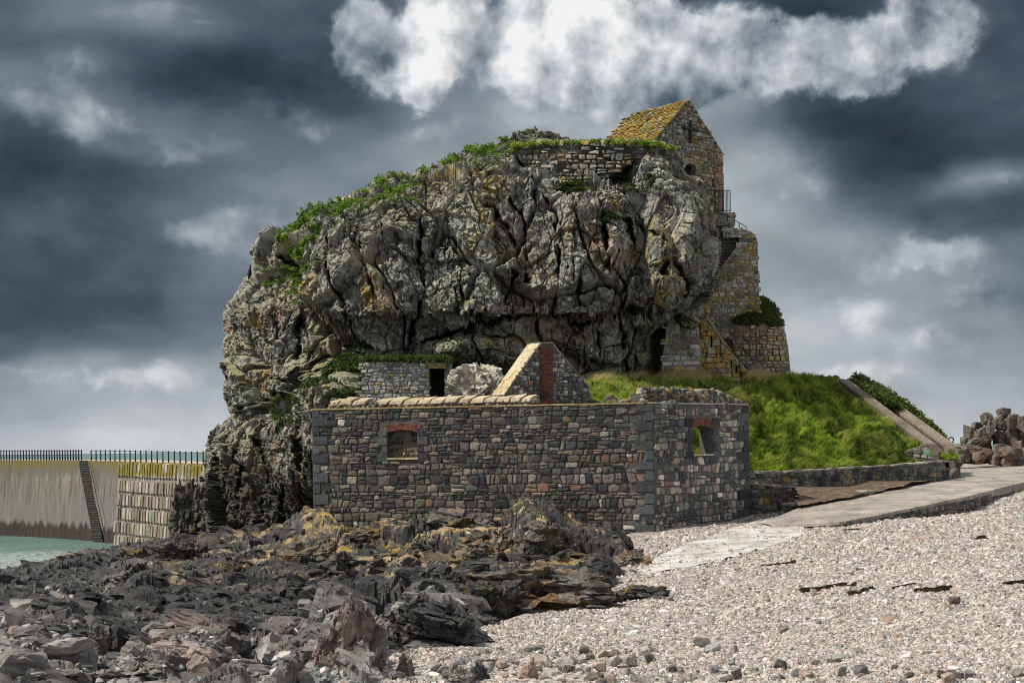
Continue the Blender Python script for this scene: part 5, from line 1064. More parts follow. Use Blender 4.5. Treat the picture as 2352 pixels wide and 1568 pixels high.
# ------------------------------------------------------------------ pebbles and stones
def gem(n, seed=0):
    """angular pebbles: five sided, flat topped"""
    r = np.random.default_rng(seed); a = np.arange(5)/5*2*math.pi + r.uniform(-.3, .3, (n, 5)) + r.uniform(0, 6.3, (n, 1)); rr = r.uniform(.65, 1.2, (n, 5)); asp = r.uniform(.6, 1, (n, 1))
    x, y = np.cos(a)*rr, np.sin(a)*rr*asp; k = r.uniform(.45, .8, (n, 5)); tx, ty = r.normal(0, .25, (n, 1)), r.normal(0, .25, (n, 1))
    zt = r.uniform(.5, 1., (n, 1)) + x*tx + y*ty
    return np.concatenate([np.stack([x, y, 0*x - .35], -1), np.stack([x*k, y*k, zt], -1)], 1)
def pebbles(P, size, cols, seed=0, flat=.6):
    n = len(P); g = gem(n, seed); tl = np.random.default_rng(seed + 5).uniform(0, 6.3, n); c, s = np.cos(tl)[:, None], np.sin(tl)[:, None]
    g = np.stack([g[..., 0]*c - g[..., 1]*s, g[..., 0]*s + g[..., 1]*c, g[..., 2]*flat], -1)*size[:, None, None] + P[:, None]
    i = np.arange(n)[:, None]*10; j = np.arange(5)[None]; k = (j + 1) % 5
    return g.reshape(-1, 3), [np.stack([i + j, i + k, i + 5 + k, i + 5 + j], -1).reshape(-1, 4), (i + 5 + j).reshape(-1, 5)], np.repeat(cols, 10, 0)
def chunks(P, size, cols, seed):
    r = np.random.default_rng(seed); V0, F0 = icos(0); n = len(P); ax = r.uniform(.55, 1.15, (n, 1, 3))*[1, 1, .75]
    W = V0[None]*r.uniform(.7, 1.2, (n, 12, 1))*ax; t = r.uniform(0, 6.3, n); c, s = np.cos(t)[:, None], np.sin(t)[:, None]; u = r.normal(0, .5, n); cu, su = np.cos(u)[:, None], np.sin(u)[:, None]
    W = np.stack([W[..., 0]*cu + W[..., 2]*su, W[..., 1], -W[..., 0]*su + W[..., 2]*cu], -1); W = np.stack([W[..., 0]*c - W[..., 1]*s, W[..., 0]*s + W[..., 1]*c, W[..., 2]], -1)*size[:, None, None] + P[:, None]
    return W.reshape(-1, 3), (np.arange(n)[:, None, None]*12 + F0[None]).reshape(-1, 3), np.repeat(cols, 12, 0)
PEBC = np.array([(.56, .50, .45), (.66, .60, .54), (.44, .37, .32), (.36, .32, .29), (.52, .43, .37), (.34, .34, .34), (.26, .25, .245), (.76, .72, .67), (.40, .27, .20), (.30, .32, .31), (.55, .50, .46), (.18, .16, .145)])
PEBW = np.array([20, 16, 12, 11, 10, 8, 5, 8, 4, 6, 12, 4.]); PEBW /= PEBW.sum(); PEBC = PEBC*.83
bz = RBF  # beach height lookup on its own grid
def beach_z(x, y):
    z = GZ(x, y); q = np.stack([x, y, 0*x], -1); return z + .06*fbm(q*np.array([.35, .8, 1]), 3, 110) + .02*fbm(q*2.5, 3, 111)
N_ = 215000; px = rng.uniform(800, 2760, N_); Dq = 1/rng.uniform(1/55., 1/15.5, N_); x = (px - 1176)/FPX*Dq; y = Dq; z = beach_z(x, y); qx, qy = proj(np.stack([x, y, z], -1))
ok = (qx > BND(qy) - 20 + rng.normal(0, 14, N_)) & ~under(qx, qy) & (qy > 1120) & ((~inpoly(qx, qy, APR)) | (rng.random(N_) < .04 + .6*sstep(1222, 1190, qy) + .5*sstep(.1, .5, fbm(np.stack([x, y, 0*x], -1)*.8, 4, 155)))) & (qx - 1500 + (qy - 1240)*2.2 > -140)
ok &= ~((qx < 1722) & (qy < 1228 - (qx - 1500)*.16))
P = np.stack([x, y, z], -1)[ok]; Dq = Dq[ok]; n = len(P); sz = (.011 + .00095*Dq)*np.exp(rng.normal(0, .34, n)); sz = np.where(rng.random(n) < .02, sz*1.8, sz)
cols = PEBC[rng.choice(len(PEBC), n, p=PEBW)]*rng.uniform(.75, 1.2, (n, 1)); P[:, 2] -= sz*.1
wet = sstep(1215, 1190, proj(P)[1])*sstep(1900, 1800, proj(P)[0]); cols *= (1 - .55*wet)[:, None]
V, F, Cc = pebbles(P, sz, cols, 3)
M_PEB = (lambda b: b.done(b.mix(1., b.attr(), b.ramp(b.noise(40, 3, .6), [(.3, (.82, .82, .82)), (.7, (1.12, 1.12, 1.12))]), 'MULTIPLY'), .75, None, spec=.3))(B('pebble stone'))
tag(mesh_obj('shingle', V, F, M_PEB, None, Cc), 'pale pink and grey angular pebbles of the shingle beach', 'shingle', kind='stuff')
# small broken stone among the ledges
N_ = 26000; px = rng.uniform(-60, 1500, N_); Dq = 1/rng.uniform(1/50., 1/14.5, N_); i_ = np.clip(np.searchsorted(RZ[1][:, 0], Dq), 0, 899); j_ = np.clip(((px + 330)/(2050)*929).astype(int), 0, 929)
P = np.stack([RZ[0][i_, j_], RZ[1][i_, j_], RZ[2][i_, j_]], -1); qx, qy = proj(P); dens = sstep(1395, 1520, qy + 22*fbm(P*.4, 3, 150)) * .8 + .10
ok = (qx < BND(qy) + 10) & (rng.random(N_) < dens*.75); P = P[ok]; n = len(P); sz = rng.uniform(.025, .075, n)*np.exp(rng.normal(0, .3, n))*(1 + (P[:, 1] - 18).clip(0)*.02); P[:, 2] += sz*.1
cc = np.array([(.26, .25, .245), (.36, .345, .33), (.16, .16, .16), (.45, .42, .39), (.30, .23, .19), (.22, .25, .24), (.08, .08, .08)])
cols = cc[rng.choice(7, n, p=[.24, .2, .18, .12, .08, .1, .08])]*rng.uniform(.7, 1.2, (n, 1)); cols *= (1 - .7*sstep(25, 34, P[:, 1]))[:, None]
V, F, Cc = chunks(P, sz, cols, 9); tag(mesh_obj('shore_rubble', V, F, M_PEB, None, Cc), 'small broken grey stone lying among the ledges', 'rubble', kind='stuff')
M_LOOSE = rock_material('loose grey stone', [(.3, (.20, .195, .19)), (.5, (.34, .325, .305)), (.7, (.46, .44, .41))], yellow=.0, pale=.15, black=.15, pink=.25, scale=2.5, bump=.02)
M_LOOSEP = rock_material('loose pinkish stone', [(.3, (.24, .18, .15)), (.5, (.38, .30, .25)), (.7, (.50, .42, .37))], yellow=.0, pale=.15, black=.15, pink=.6, scale=2.5, bump=.02)
M_LOOSED = rock_material('loose dark stone', [(.3, (.07, .068, .065)), (.5, (.13, .12, .11)), (.7, (.22, .20, .185))], yellow=.0, pale=.1, black=.3, pink=.2, scale=2.5, bump=.02)
M_WHITE = rock_material('whitish stone', [(.3, (.50, .49, .45)), (.5, (.64, .62, .57)), (.7, (.72, .70, .66))], yellow=.05, pale=.2, black=.05, pink=.1, scale=2.5, bump=.02)
def ground_D(px, py):
    D = 3.0*FPX/max(py - 1015, 20)
    for _ in range(12):
        p = U(px, py, D); z = float(GZ(np.array([p[0]]), np.array([p[1]]))[0]); D = D*(z/p[2])**.8
    return D
def loose(x0, x1, y0, y1, mat, label, seed, group=None, cat='stone', **kw):
    D = ground_D((x0 + x1)/2, y1); return rock_at('loose_stone', x0, x1, y0, y1, D, mat, seed, label, cat, .8, group, kw.pop('sub', 3), rng.normal(0, .15), .35, rng.uniform(-.6, .6), **kw)
def Z3(x, y): return (1900 + x*1100/2352)*2352/4096, (2000 + y*731/1563)*2352/4096
def Z4(x, y): return (3000 + x*1096/2351)*2352/4096, (2000 + y*731/1568)*2352/4096
special = [(Z3, 1295, 1430, 1095, 1185, M_WHITE, 'smooth rounded whitish boulder alone on the shingle', dict(blocky=.1, planes=20, rough=.02, sub=4)), (Z3, 1880, 2050, 1168, 1255, M_LOOSED, 'dark brown slab tilted on the shingle beside a blue grey stone', {}), (Z3, 1960, 2095, 1212, 1300, M_LOOSE, 'blue grey angular stone beside the dark tilted slab', {}), (Z3, 2160, 2265, 1222, 1308, M_LOOSEP, 'pinkish pyramid shaped stone on the shingle', {}),
 (Z3, 1628, 1705, 820, 868, M_LOOSED, 'dark greenish stone on the shingle below the slipway apron', {}), (Z3, 915, 1095, 1462, 1552, M_LOOSED, 'flat brown block at the lower edge of the stone scatter', {}), (Z3, 690, 880, 1330, 1440, M_LOOSE, 'largest grey wedge among the scattered stones', {}), (Z3, 490, 630, 1300, 1400, M_LOOSEP, 'squat brownish block left of the big grey wedge', {}), (Z3, 1250, 1395, 1305, 1395, M_LOOSE, 'sharp grey triangular stone right of the scatter middle', {}),
 (Z3, 1395, 1480, 1240, 1315, M_LOOSE, 'upright grey stone at the back of the scatter', {}), (Z3, 1005, 1130, 1375, 1450, M_LOOSEP, 'tan pointed stone in the middle of the scatter', {}), (Z3, 825, 935, 1420, 1500, M_LOOSED, 'dark square stone with a flat top in the scatter', {}), (Z3, 1605, 1700, 1465, 1530, M_WHITE, 'white topped stone with a dark side near the photo bottom', {}), (Z3, 2040, 2210, 1485, 1540, M_LOOSE, 'long flat pale slab near the bottom of the beach', {}), (Z3, 1130, 1260, 1320, 1400, M_LOOSE, 'low pale grey wedge beside the sharp triangular stone', {}),
 (Z3, 575, 730, 1420, 1530, M_LOOSE, 'pale blocky stone next to the upright brown rocks', {}), (Z3, 385, 535, 1340, 1563, M_LOOSEP, 'tall brown upright rock with a narrow top at the bottom edge', dict(sub=4)), (Z3, 1440, 1540, 1295, 1370, M_LOOSED, 'dark stone with a pale ridge behind the seaweed tuft', {}),
 (Z4, 1690, 1810, 818, 880, M_LOOSED, 'dark brown rock alone on the upper right shingle', {}), (Z4, 1625, 1685, 688, 728, M_WHITE, 'small white triangular stone above the dark brown rock', {}), (Z4, 505, 580, 758, 790, M_LOOSE, 'pale grey flat stone just below the seaweed line', {}), (Z4, 230, 345, 1075, 1132, M_LOOSED, 'brown and black stone at the left of the open shingle', {}), (Z4, 1155, 1220, 1045, 1090, M_LOOSED, 'dark brown stone at the centre of the open shingle', {}), (Z4, 330, 420, 1425, 1500, M_WHITE, 'white upright flake in the lower shingle', {}), (Z4, 420, 525, 1420, 1480, M_LOOSEP, 'brown wedge right of the white flake', {}), (Z4, 660, 800, 1315, 1370, M_LOOSE, 'broad flat grey stone in the lower shingle', {}), (Z4, 1210, 1280, 1400, 1468, M_LOOSED, 'dark cube shaped stone near the bottom edge', {}), (Z4, 1475, 1580, 1430, 1495, M_LOOSEP, 'sandy brown block right of the dark cube', {}), (Z4, 1695, 1830, 1415, 1475, M_WHITE, 'pale green white slab in the lower right shingle', {}), (Z4, 2240, 2352, 1395, 1490, M_LOOSE, 'mossy grey stone at the lower right edge', {}), (Z4, 955, 1050, 1490, 1560, M_LOOSE, 'grey upright stone at the very bottom of the beach', {}), (Z4, 1250, 1340, 1500, 1560, M_LOOSE, 'grey faceted stone at the bottom beside the pale one', {}), (Z4, 1860, 1990, 1520, 1568, M_WHITE, 'pale rounded slab cut by the bottom edge', {}), (Z4, 2010, 2090, 550, 580, M_LOOSE, 'blue grey flat stone high on the right shingle', {}), (Z4, 565, 615, 1020, 1058, M_LOOSE, 'small green grey stone left of the centre shingle', {})]
for k, (fn, a, b_, c, d, m, lab, kw) in enumerate(special):
    x0, y0 = fn(a, c); x1, y1 = fn(b_, d); loose(x0, x1, y0, y1, m, lab, 700 + k, **kw)
mats = [M_LOOSE, M_LOOSE, M_LOOSE, M_LOOSEP, M_LOOSED]
for k in range(120):
    x = rng.normal(1180, 190) if k < 90 else rng.uniform(1400, 2340); y = rng.uniform(1482, 1568) if k < 90 else 1568 - 55*rng.random()**1.4
    if x < BND(y) - 20 or x > 2345: continue
    s = rng.uniform(6, 17)*(1.1 if y > 1520 else .85); loose(x - s, x + s, y - s*.75, y + s*.5, mats[rng.integers(5)], 'angular stone among many lying scattered on the lower shingle', 800 + k, 'scattered angular stones on the lower shingle')
# ------------------------------------------------------------------ sea and pier
SEA_Z = -6.2
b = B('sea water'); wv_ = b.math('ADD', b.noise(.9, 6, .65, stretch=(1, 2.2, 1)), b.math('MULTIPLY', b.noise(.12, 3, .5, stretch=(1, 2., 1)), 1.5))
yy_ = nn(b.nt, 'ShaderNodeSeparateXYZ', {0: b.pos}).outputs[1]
foam = b.math('MULTIPLY', b.rng(b.noise(1.6, 7, .75, stretch=(1, 2.4, 1)), .47, .58), b.rng(b.math('ADD', yy_, b.math('MULTIPLY', b.math('SUBTRACT', b.noise(.15, 4, .6), .5), 30.)), 97., 80.))  # white glare on the nearer water, painted into its colour
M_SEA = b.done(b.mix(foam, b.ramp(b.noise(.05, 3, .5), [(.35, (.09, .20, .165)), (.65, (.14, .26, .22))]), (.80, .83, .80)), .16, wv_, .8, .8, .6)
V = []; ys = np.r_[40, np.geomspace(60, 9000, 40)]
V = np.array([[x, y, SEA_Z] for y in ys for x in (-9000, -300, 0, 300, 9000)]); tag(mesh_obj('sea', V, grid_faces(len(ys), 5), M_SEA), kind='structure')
pt = [(-260, 1056.5, 116), (0, 1057, 109), (100, 1057.5, 105.5), (186, 1058, 102), (208, 1058, 101), (274, 1059, 97), (330, 1061, 94), (400, 1063.5, 90.5), (470, 1065.5, 87), (560, 1068, 82)]
PT = np.array([U(*p) for p in pt]); zt = PT[:, 2].mean(); sT = np.r_[0, np.cumsum(np.hypot(*np.diff(PT[:, :2], axis=0).T))]
def pier_xy(s):
    x = np.interp(s, sT, PT[:, 0]); y = np.interp(s, sT, PT[:, 1]); e = .5; tx, ty = np.interp(s + e, sT, PT[:, 0]) - np.interp(s - e, sT, PT[:, 0]), np.interp(s + e, sT, PT[:, 1]) - np.interp(s - e, sT, PT[:, 1]); l = np.hypot(tx, ty) + 1e-9
    return x, y, ty/l, -tx/l
PH = 7.6; BAT = .6
def pier_pt(s, h, w):
    """s along the pier, h above its foot, w out of the battered face"""
    s = np.asarray(s, float); x, y, nx, ny = pier_xy(s); o = (1 - np.asarray(h)/PH)*BAT + np.asarray(w); zt_ = np.interp(s, sT, PT[:, 2])
    return np.stack([x + nx*o, y + ny*o, zt_ - PH + np.asarray(h, float)], -1)
pier = empty('stone_pier', pier_pt(sT[4], 0, 0), 'long battered harbour pier wall, concrete on one part and block courses on the other', 'pier')
sA, sB = 0, sT[5]; S_ = np.linspace(sA, sB, 160)[None]; Hh = np.r_[np.linspace(0, PH, 60)][:, None]
F_ = pier_pt(np.broadcast_to(S_, (60, 160)), np.broadcast_to(Hh, (60, 160)), .015*fbm(np.stack([np.broadcast_to(S_, (60, 160)).ravel()*2, np.broadcast_to(Hh, (60, 160)).ravel()*.25, 0*np.broadcast_to(S_, (60, 160)).ravel()], -1), 4, 171).reshape(60, 160))
V = np.concatenate([F_, F_[-1:] + np.array([1.5, 6.0, 0])]); 
def pier_mat():
    b = B('streaked pier concrete'); z = b.z(); zz = b.math('ADD', z, b.math('MULTIPLY', b.math('SUBTRACT', b.noise(1.6, 4, .6, stretch=(1, 1, .15)), .5), 1.6))
    st = b.noise(3.2, 6, .72, stretch=(1, 1, .10)); c = b.ramp(st, [(.30, (.06, .055, .048)), (.45, (.135, .122, .105)), (.58, (.20, .18, .155)), (.72, (.36, .335, .295))])
    c = b.mix(b.rng(zz, -2.8, -3.8), c, b.mix(.6, c, (.17, .165, .16))); c = b.mix(b.math('MULTIPLY', b.rng(zz, -2.0, -1.2), .55), c, (.10, .094, .088))
    c = b.mix(b.math('MULTIPLY', b.rng(zz, -1.6, -.7), b.rng(b.noise(2.5, 4, .65, stretch=(1, 1, .2)), .35, .6, .4, .95)), c, (.15, .12, .022))
    c = b.mix(b.rng(zz, -4.9, -5.4), c, b.ramp(b.noise(4, 5, .7, stretch=(1, 1, .2)), [(.35, (.022, .016, .015)), (.65, (.062, .042, .036))])); return b.done(c, .8, st, .08, .8, .3)
M_PIER = pier_mat()
tag(mesh_obj('concrete_wall', V.reshape(-1, 3), grid_faces(61, 160), M_PIER, pier), 'smooth streaked concrete stretch with weed at the waterline')
b = B('pale pier blocks'); c = b.attr(); st = b.noise(2.6, 6, .7, stretch=(1, 1, .15)); c = b.mix(1., c, b.ramp(st, [(.3, (.5, .47, .43)), (.5, (1, 1, 1)), (.7, (1.3, 1.3, 1.3))]), 'MULTIPLY')
z = b.z(); c = b.mix(b.math('MULTIPLY', b.rng(z, -1.75, -1.45), b.rng(b.noise(1.2, 4, .6), .36, .5)), c, (.18, .145, .028)); c = b.mix(b.rng(b.noise(1.4, 5, .7, stretch=(1, 1, .3)), .56, .64), c, (.46, .44, .40)); M_PBLK = b.done(c, .85, b.noise(6, 5, .7), .06, .8, .3)
mb = MB(); smin, smax = sT[5], sT[9]
for k in range(9):
    h0, h1 = PH - 1.25 - .92*k, PH - 1.25 - .92*k + .84
    if k == 0: h0, h1 = PH - 1.05, PH
    else: h0 += .84*0 + .0; h0, h1 = PH - 1.13 - .93*k, PH - 1.13 - .93*k + .85
    s = smin + (.25 if k % 2 else 0); last = 0
    while s < smax:
        wd = rng.uniform(.30, .55); jn = .05 if rng.random() < .75 else .12
        w0 = .10 + rng.uniform(0, .06) if k else .12; q = [(s, h0 + rng.uniform(0, .05)), (s + wd - jn, h0 + rng.uniform(0, .05)), (s + wd - jn, h1 - rng.uniform(0, .06)), (s, h1 - rng.uniform(0, .06))]
        if s < sT[7] or rng.random() < .93:
            r_ = round_poly(q, .02, (.03, .10), .02)
            if r_ is not None:
                n = len(r_); cc = r_.mean(0); i1 = cc + (r_ - cc)*.9; uv = np.r_[r_, i1, [cc]]; ww = np.r_[np.full(n, -.05), np.full(n, w0), [w0*1.1]]
                mb.add(pier_pt(uv[:, 0], uv[:, 1], ww), [(i, (i+1) % n, n + (i+1) % n, n + i) for i in range(n)] + [(n+i, n + (i+1) % n, 2*n) for i in range(n)], np.array(pick([((.27, .235, .185), 4), ((.21, .175, .135), 3), ((.32, .29, .24), 3), ((.16, .135, .11), 2)])))
        s += wd
S2 = np.linspace(smin, smax, 40); bk = np.stack([pier_pt(S2, 0*S2, 0*S2), pier_pt(S2, 0*S2 + PH - .01, 0*S2), pier_pt(S2, 0*S2 + PH - .01, 0*S2) + np.array([1.5, 6, 0])])
mb.add(bk.reshape(-1, 3), grid_faces(3, 40).tolist(), (.2, .18, .15)); tag(mb.build('block_wall', M_PBLK, pier), 'stretch of pale upright blocks in stepped courses')
S3 = np.linspace(0, smax, 120); e = np.stack([pier_pt(S3, 0*S3 + PH + .004, 0*S3 - .05), pier_pt(S3, 0*S3 + PH + .004, 0*S3 - .05) + np.array([1.2, 5.5, .02])]); mesh_obj('deck', e.reshape(-1, 3), grid_faces(2, 120), simple('pier deck', (.42, .34, .28), .9, .15, 2), pier)
_s, _hh = np.meshgrid(np.linspace(sT[2], sT[6], 500), np.linspace(-.8, PH, 160)); _gx, _gy = proj(pier_pt(_s, _hh, 0*_s))
def on_pier(px, py, w=0.):
    i = np.argmin((_gx - px)**2 + (_gy - py)**2); return pier_pt(_s.ravel()[i], _hh.ravel()[i], w)
mb = MB(); x0 = sT[3]; n = 38
M_STEP = simple('dark wet step stone', (.022, .021, .02), .6, .4, 4)  # steps much darker than the rest of the pier
for k in range(n):
    t_ = k/(n - 1); p0 = on_pier(185.5 + (234 - 185.5)*t_, 1058 + (1266 - 1058)*t_, .12 + .25*t_); w_ = 24.5/FPX*100
    mb.box(p0 + np.array([0, .0, -.5]), (w_, -.62, 0), (.2, 1.0, 0), UP*.5, (.04, .038, .035) if k % 12 != 11 else (.3, .28, .25))
stair = mb.build('steps', M_STEP, pier); mb = MB()
for k in range(n):
    t_ = k/(n - 1); p0 = on_pier(185.5 + (234 - 185.5)*t_, 1058 + (1266 - 1058)*t_, .12 + .25*t_); mb.box(p0 + np.array([-.0, -.03, .0]), (24.5/FPX*100, -.62, 0), (0, .09, 0), UP*.028, (.2, .19, .17))
mb.build('nosing', simple('worn step edges', (.11, .10, .09), .7, .3, 5), stair)  # lighter strip along the front of each step
mb = MB(); mb.tube([on_pier(211, 1058, .2), on_pier(262, 1262, .45)], .03, 5); mb.build('chain', M_IRON, pier)
def post_rail(name, sa, sb, n, label, hgt=.74, rails=(.97,)):
    S = np.linspace(sa, sb, n); P = pier_pt(S, 0*S + PH, 0*S - .15); o = empty(name, P[0], label, 'railing'); mb = MB(); p = P[0]
    mb.tube([p, p + UP*hgt*.9], [.05, .04], 6); mb.tube([p + UP*hgt*.9, p + UP*hgt*.95, p + UP*hgt, p + UP*hgt*1.05], [.03, .062, .062, .02], 6); first = mb.build('post', M_IRON, o)
    for q in P[1:]: c = first.copy(); C.objects.link(c); c.parent = o; c.location = tuple(q - p)
    for h in rails:
        mb = MB(); pts = []
        for a, b_ in zip(P[:-1], P[1:]): pts += [a + UP*hgt*h, (a + b_)/2 + UP*(hgt*h - .035)]
        mb.tube(pts + [P[-1] + UP*hgt*h], .017, 4); mb.build('rail', M_IRON, o)
s_at = lambda px: np.interp(px, [p[0] for p in pt], sT)
post_rail('pier_railing', s_at(-30), s_at(183), 34, 'black post railing on the pier left of the steps', .76, (.95, .55)); post_rail('pier_railing', s_at(205), s_at(462), 22, 'black post railing on the pier between the steps and the crag', .74, (.97,))
# ------------------------------------------------------------------ outcrops of the shore
M_LROCK = rock_material('dark shore rock with ochre lichen', [(.3, (.03, .028, .026)), (.5, (.075, .068, .06)), (.68, (.17, .155, .135))], yellow=1.0, pale=.55, black=.4, pink=.2, rufous=.7, scale=1.2, bump=.07, rough=.7)
M_BROWNR = rock_material('brown shore rock', [(.3, (.12, .10, .085)), (.5, (.23, .195, .165)), (.7, (.34, .31, .275))], yellow=.1, pale=.2, black=.3, pink=.6, scale=1.4, bump=.05)
M_DARKR = rock_material('black wet shore rock', [(.3, (.018, .018, .018)), (.5, (.042, .04, .039)), (.7, (.11, .105, .10))], yellow=.15, pale=.1, black=.4, pink=.1, scale=1.4, bump=.07, rough=.42, spec=.5)
M_PINKR = rock_material('pinkish grey shore rock', [(.3, (.13, .105, .095)), (.5, (.23, .185, .165)), (.7, (.31, .26, .235))], yellow=0, pale=.1, black=.3, pink=.8, scale=1.1, bump=.05)
M_GREYR = rock_material('grey foreshore rock', [(.3, (.12, .115, .11)), (.5, (.25, .235, .22)), (.7, (.38, .36, .34))], yellow=0, pale=.2, black=.35, pink=.3, scale=1.3, bump=.06)
def crop1(x, y): return x*1100/2352*2352/4096, (2200 + y*1100/2352)*2352/4096
def crop2(x, y): return (1000 + x*1100/2352)*2352/4096, (2050 + y*1100/2352)*2352/4096
def idf(x, y): return x, y
out = [(idf, 985, 1180, 1166, 1240, M_LROCK, 'lichen yellow and white rock leaning on the foot of the house wall', dict(blocky=.3)), (idf, 640, 792, 1226, 1320, M_LROCK, 'tall dark block with bright yellow lichen on its top left of the house foot', dict(blocky=.8)), (idf, 1170, 1340, 1188, 1290, M_LROCK, 'dark lichened rock falling away to the right below the house corner', dict(blocky=.2)), (idf, 1095, 1425, 1296, 1400, M_LROCK, 'long black outcrop with flat orange lichened top beside the shingle', dict(blocky=.7, tilt=.06, sub=6)), (idf, 1060, 1200, 1330, 1420, M_DARKR, 'black wedge in front of the long flat topped outcrop', {}),
 (idf, 885, 1140, 1376, 1490, M_DARKR, 'broad black faceted outcrop at the edge of the shingle', dict(blocky=.3, sub=6, planes=18)), (idf, 695, 885, 1388, 1565, M_PINKR, 'large smooth pinkish brown rock sloping down to the shingle', dict(blocky=.3, tilt=.5, sub=6)), (idf, 262, 345, 1250, 1308, M_LROCK, 'yellow capped boulder below the pier steps', {}), (idf, 358, 458, 1244, 1296, M_LROCK, 'rounded ochre boulder right of the yellow capped one', dict(blocky=.3)), (idf, 126, 275, 1262, 1300, M_BROWNR, 'flat brown rock shelf at the edge of the water', dict(blocky=.8)),
 (crop1, 880, 1125, 238, 450, M_BROWNR, 'square brown block standing among black ledges', dict(blocky=.9)), (crop1, 235, 395, 465, 775, M_BROWNR, 'upright beige pillar of rock near the left edge', dict(blocky=.8)), (crop1, 765, 970, 615, 850, M_GREYR, 'grey green upright block in the lower left ledges', dict(blocky=.7)), (crop1, 165, 345, 805, 985, M_DARKR, 'dark rounded block under a small reddish stone', dict(blocky=.5)), (crop1, 180, 335, 748, 842, M_PINKR, 'small reddish stone sitting on a dark block', {}), (crop1, 815, 1055, 945, 1105, M_GREYR, 'smooth pale boulder in the lower left', dict(blocky=.2, planes=18, rough=.03)), (crop1, 1125, 1275, 785, 925, M_GREYR, 'rounded grey boulder behind the smooth pale one', dict(blocky=.1, planes=20)), (crop1, -40, 138, 985, 1160, M_DARKR, 'dark rock cut by the lower left corner', {}), (crop1, 1350, 1785, 148, 340, M_DARKR, 'wide black block face in the middle ledges', dict(blocky=.9)), (crop1, 430, 600, 535, 700, M_BROWNR, 'pointed brown slab right of the beige pillar', {}), (crop1, 575, 660, 770, 870, M_BROWNR, 'small pale upright stone in the lower left rubble', {}), (crop1, 1010, 1720, 830, 1150, M_GREYR, 'broad grey broken outcrop at the bottom left', dict(blocky=.3, sub=6, planes=20, rough=.10)), (crop1, 1300, 1950, 640, 830, M_GREYR, 'slanting grey slab above the deep dark gap', dict(blocky=.4, tilt=.15, sub=6, rough=.09)),
 (crop2, 165, 405, 485, 655, M_DARKR, 'squared black block below the yellow topped one', dict(blocky=.95)), (crop2, 1055, 1285, 1118, 1195, M_BROWNR, 'flat brown stone lying at the edge of the shingle', {}), (crop2, 1315, 1725, 1098, 1205, M_GREYR, 'low pale grey outcrop just poking through the shingle', dict(blocky=.3, sub=5)), (crop2, 1240, 1405, 1195, 1440, M_BROWNR, 'jagged brown rock standing in the shingle by the big pink rock', dict(blocky=.4)), (crop2, 1875, 2035, 1275, 1480, M_DARKR, 'dark upright rock at the bottom edge left of the stone scatter', dict(blocky=.7)), (crop2, 1640, 1900, 1300, 1500, M_GREYR, 'fractured pale grey rock at the bottom edge', dict(rough=.1)), (crop2, 1170, 1330, 1330, 1480, M_GREYR, 'grey wedge rock at the bottom below the jagged brown one', {}), (crop2, 800, 990, 330, 400, M_LROCK, 'small ochre topped ledge among black slabs', {}), (crop2, 980, 1150, 560, 640, M_DARKR, 'dark triangular slab in the middle ledges', {}), (crop2, 1810, 2215, 240, 460, M_LROCK, 'stepped ochre ledge block below the house', dict(blocky=.6, sub=6)), (crop2, 1370, 1590, 255, 350, M_LROCK, 'orange brown ledge block under the house wall', dict(blocky=.7)), (crop2, 1150, 1270, 215, 265, M_LROCK, 'thin flat ochre slab under the house wall', {}), (crop2, 800, 1200, 110, 230, M_LROCK, 'pale ochre ledge at the left foot of the house wall', dict(blocky=.5)),
 (idf, 1390, 1490, 1262, 1305, M_LROCK, 'low brown rock beside the pale slipway apron', {}), (idf, 1420, 1535, 1340, 1372, M_LROCK, 'flat seaweed brown rock poking out of the shingle', dict(blocky=.3)), (idf, 390, 470, 1110, 1230, M_LROCK, 'lichened rock step between the pier blocks and the crag', dict(blocky=.3, rough=.12))]
for k, (fn, a, b_, c, d, m, lab, kw) in enumerate(out):
    x0, y0 = fn(a, c); x1, y1 = fn(b_, d); D_ = 70 if 'pier blocks' in lab else ground_D((x0 + x1)/2, y1 - 4)
    if 'house wall' in lab and 'foot of' in lab: D_ = min(D_, 47.2)
    kw = dict(kw); kw.setdefault('sub', 5); kw.setdefault('rough', .075); rock_at('shore_rock', x0, x1, y0, y1, D_, m, 900 + k, lab, 'rock', .9, None, kw.pop('sub'), kw.pop('tilt', rng.normal(0, .08)), .45, rng.uniform(-.3, .3), **kw)
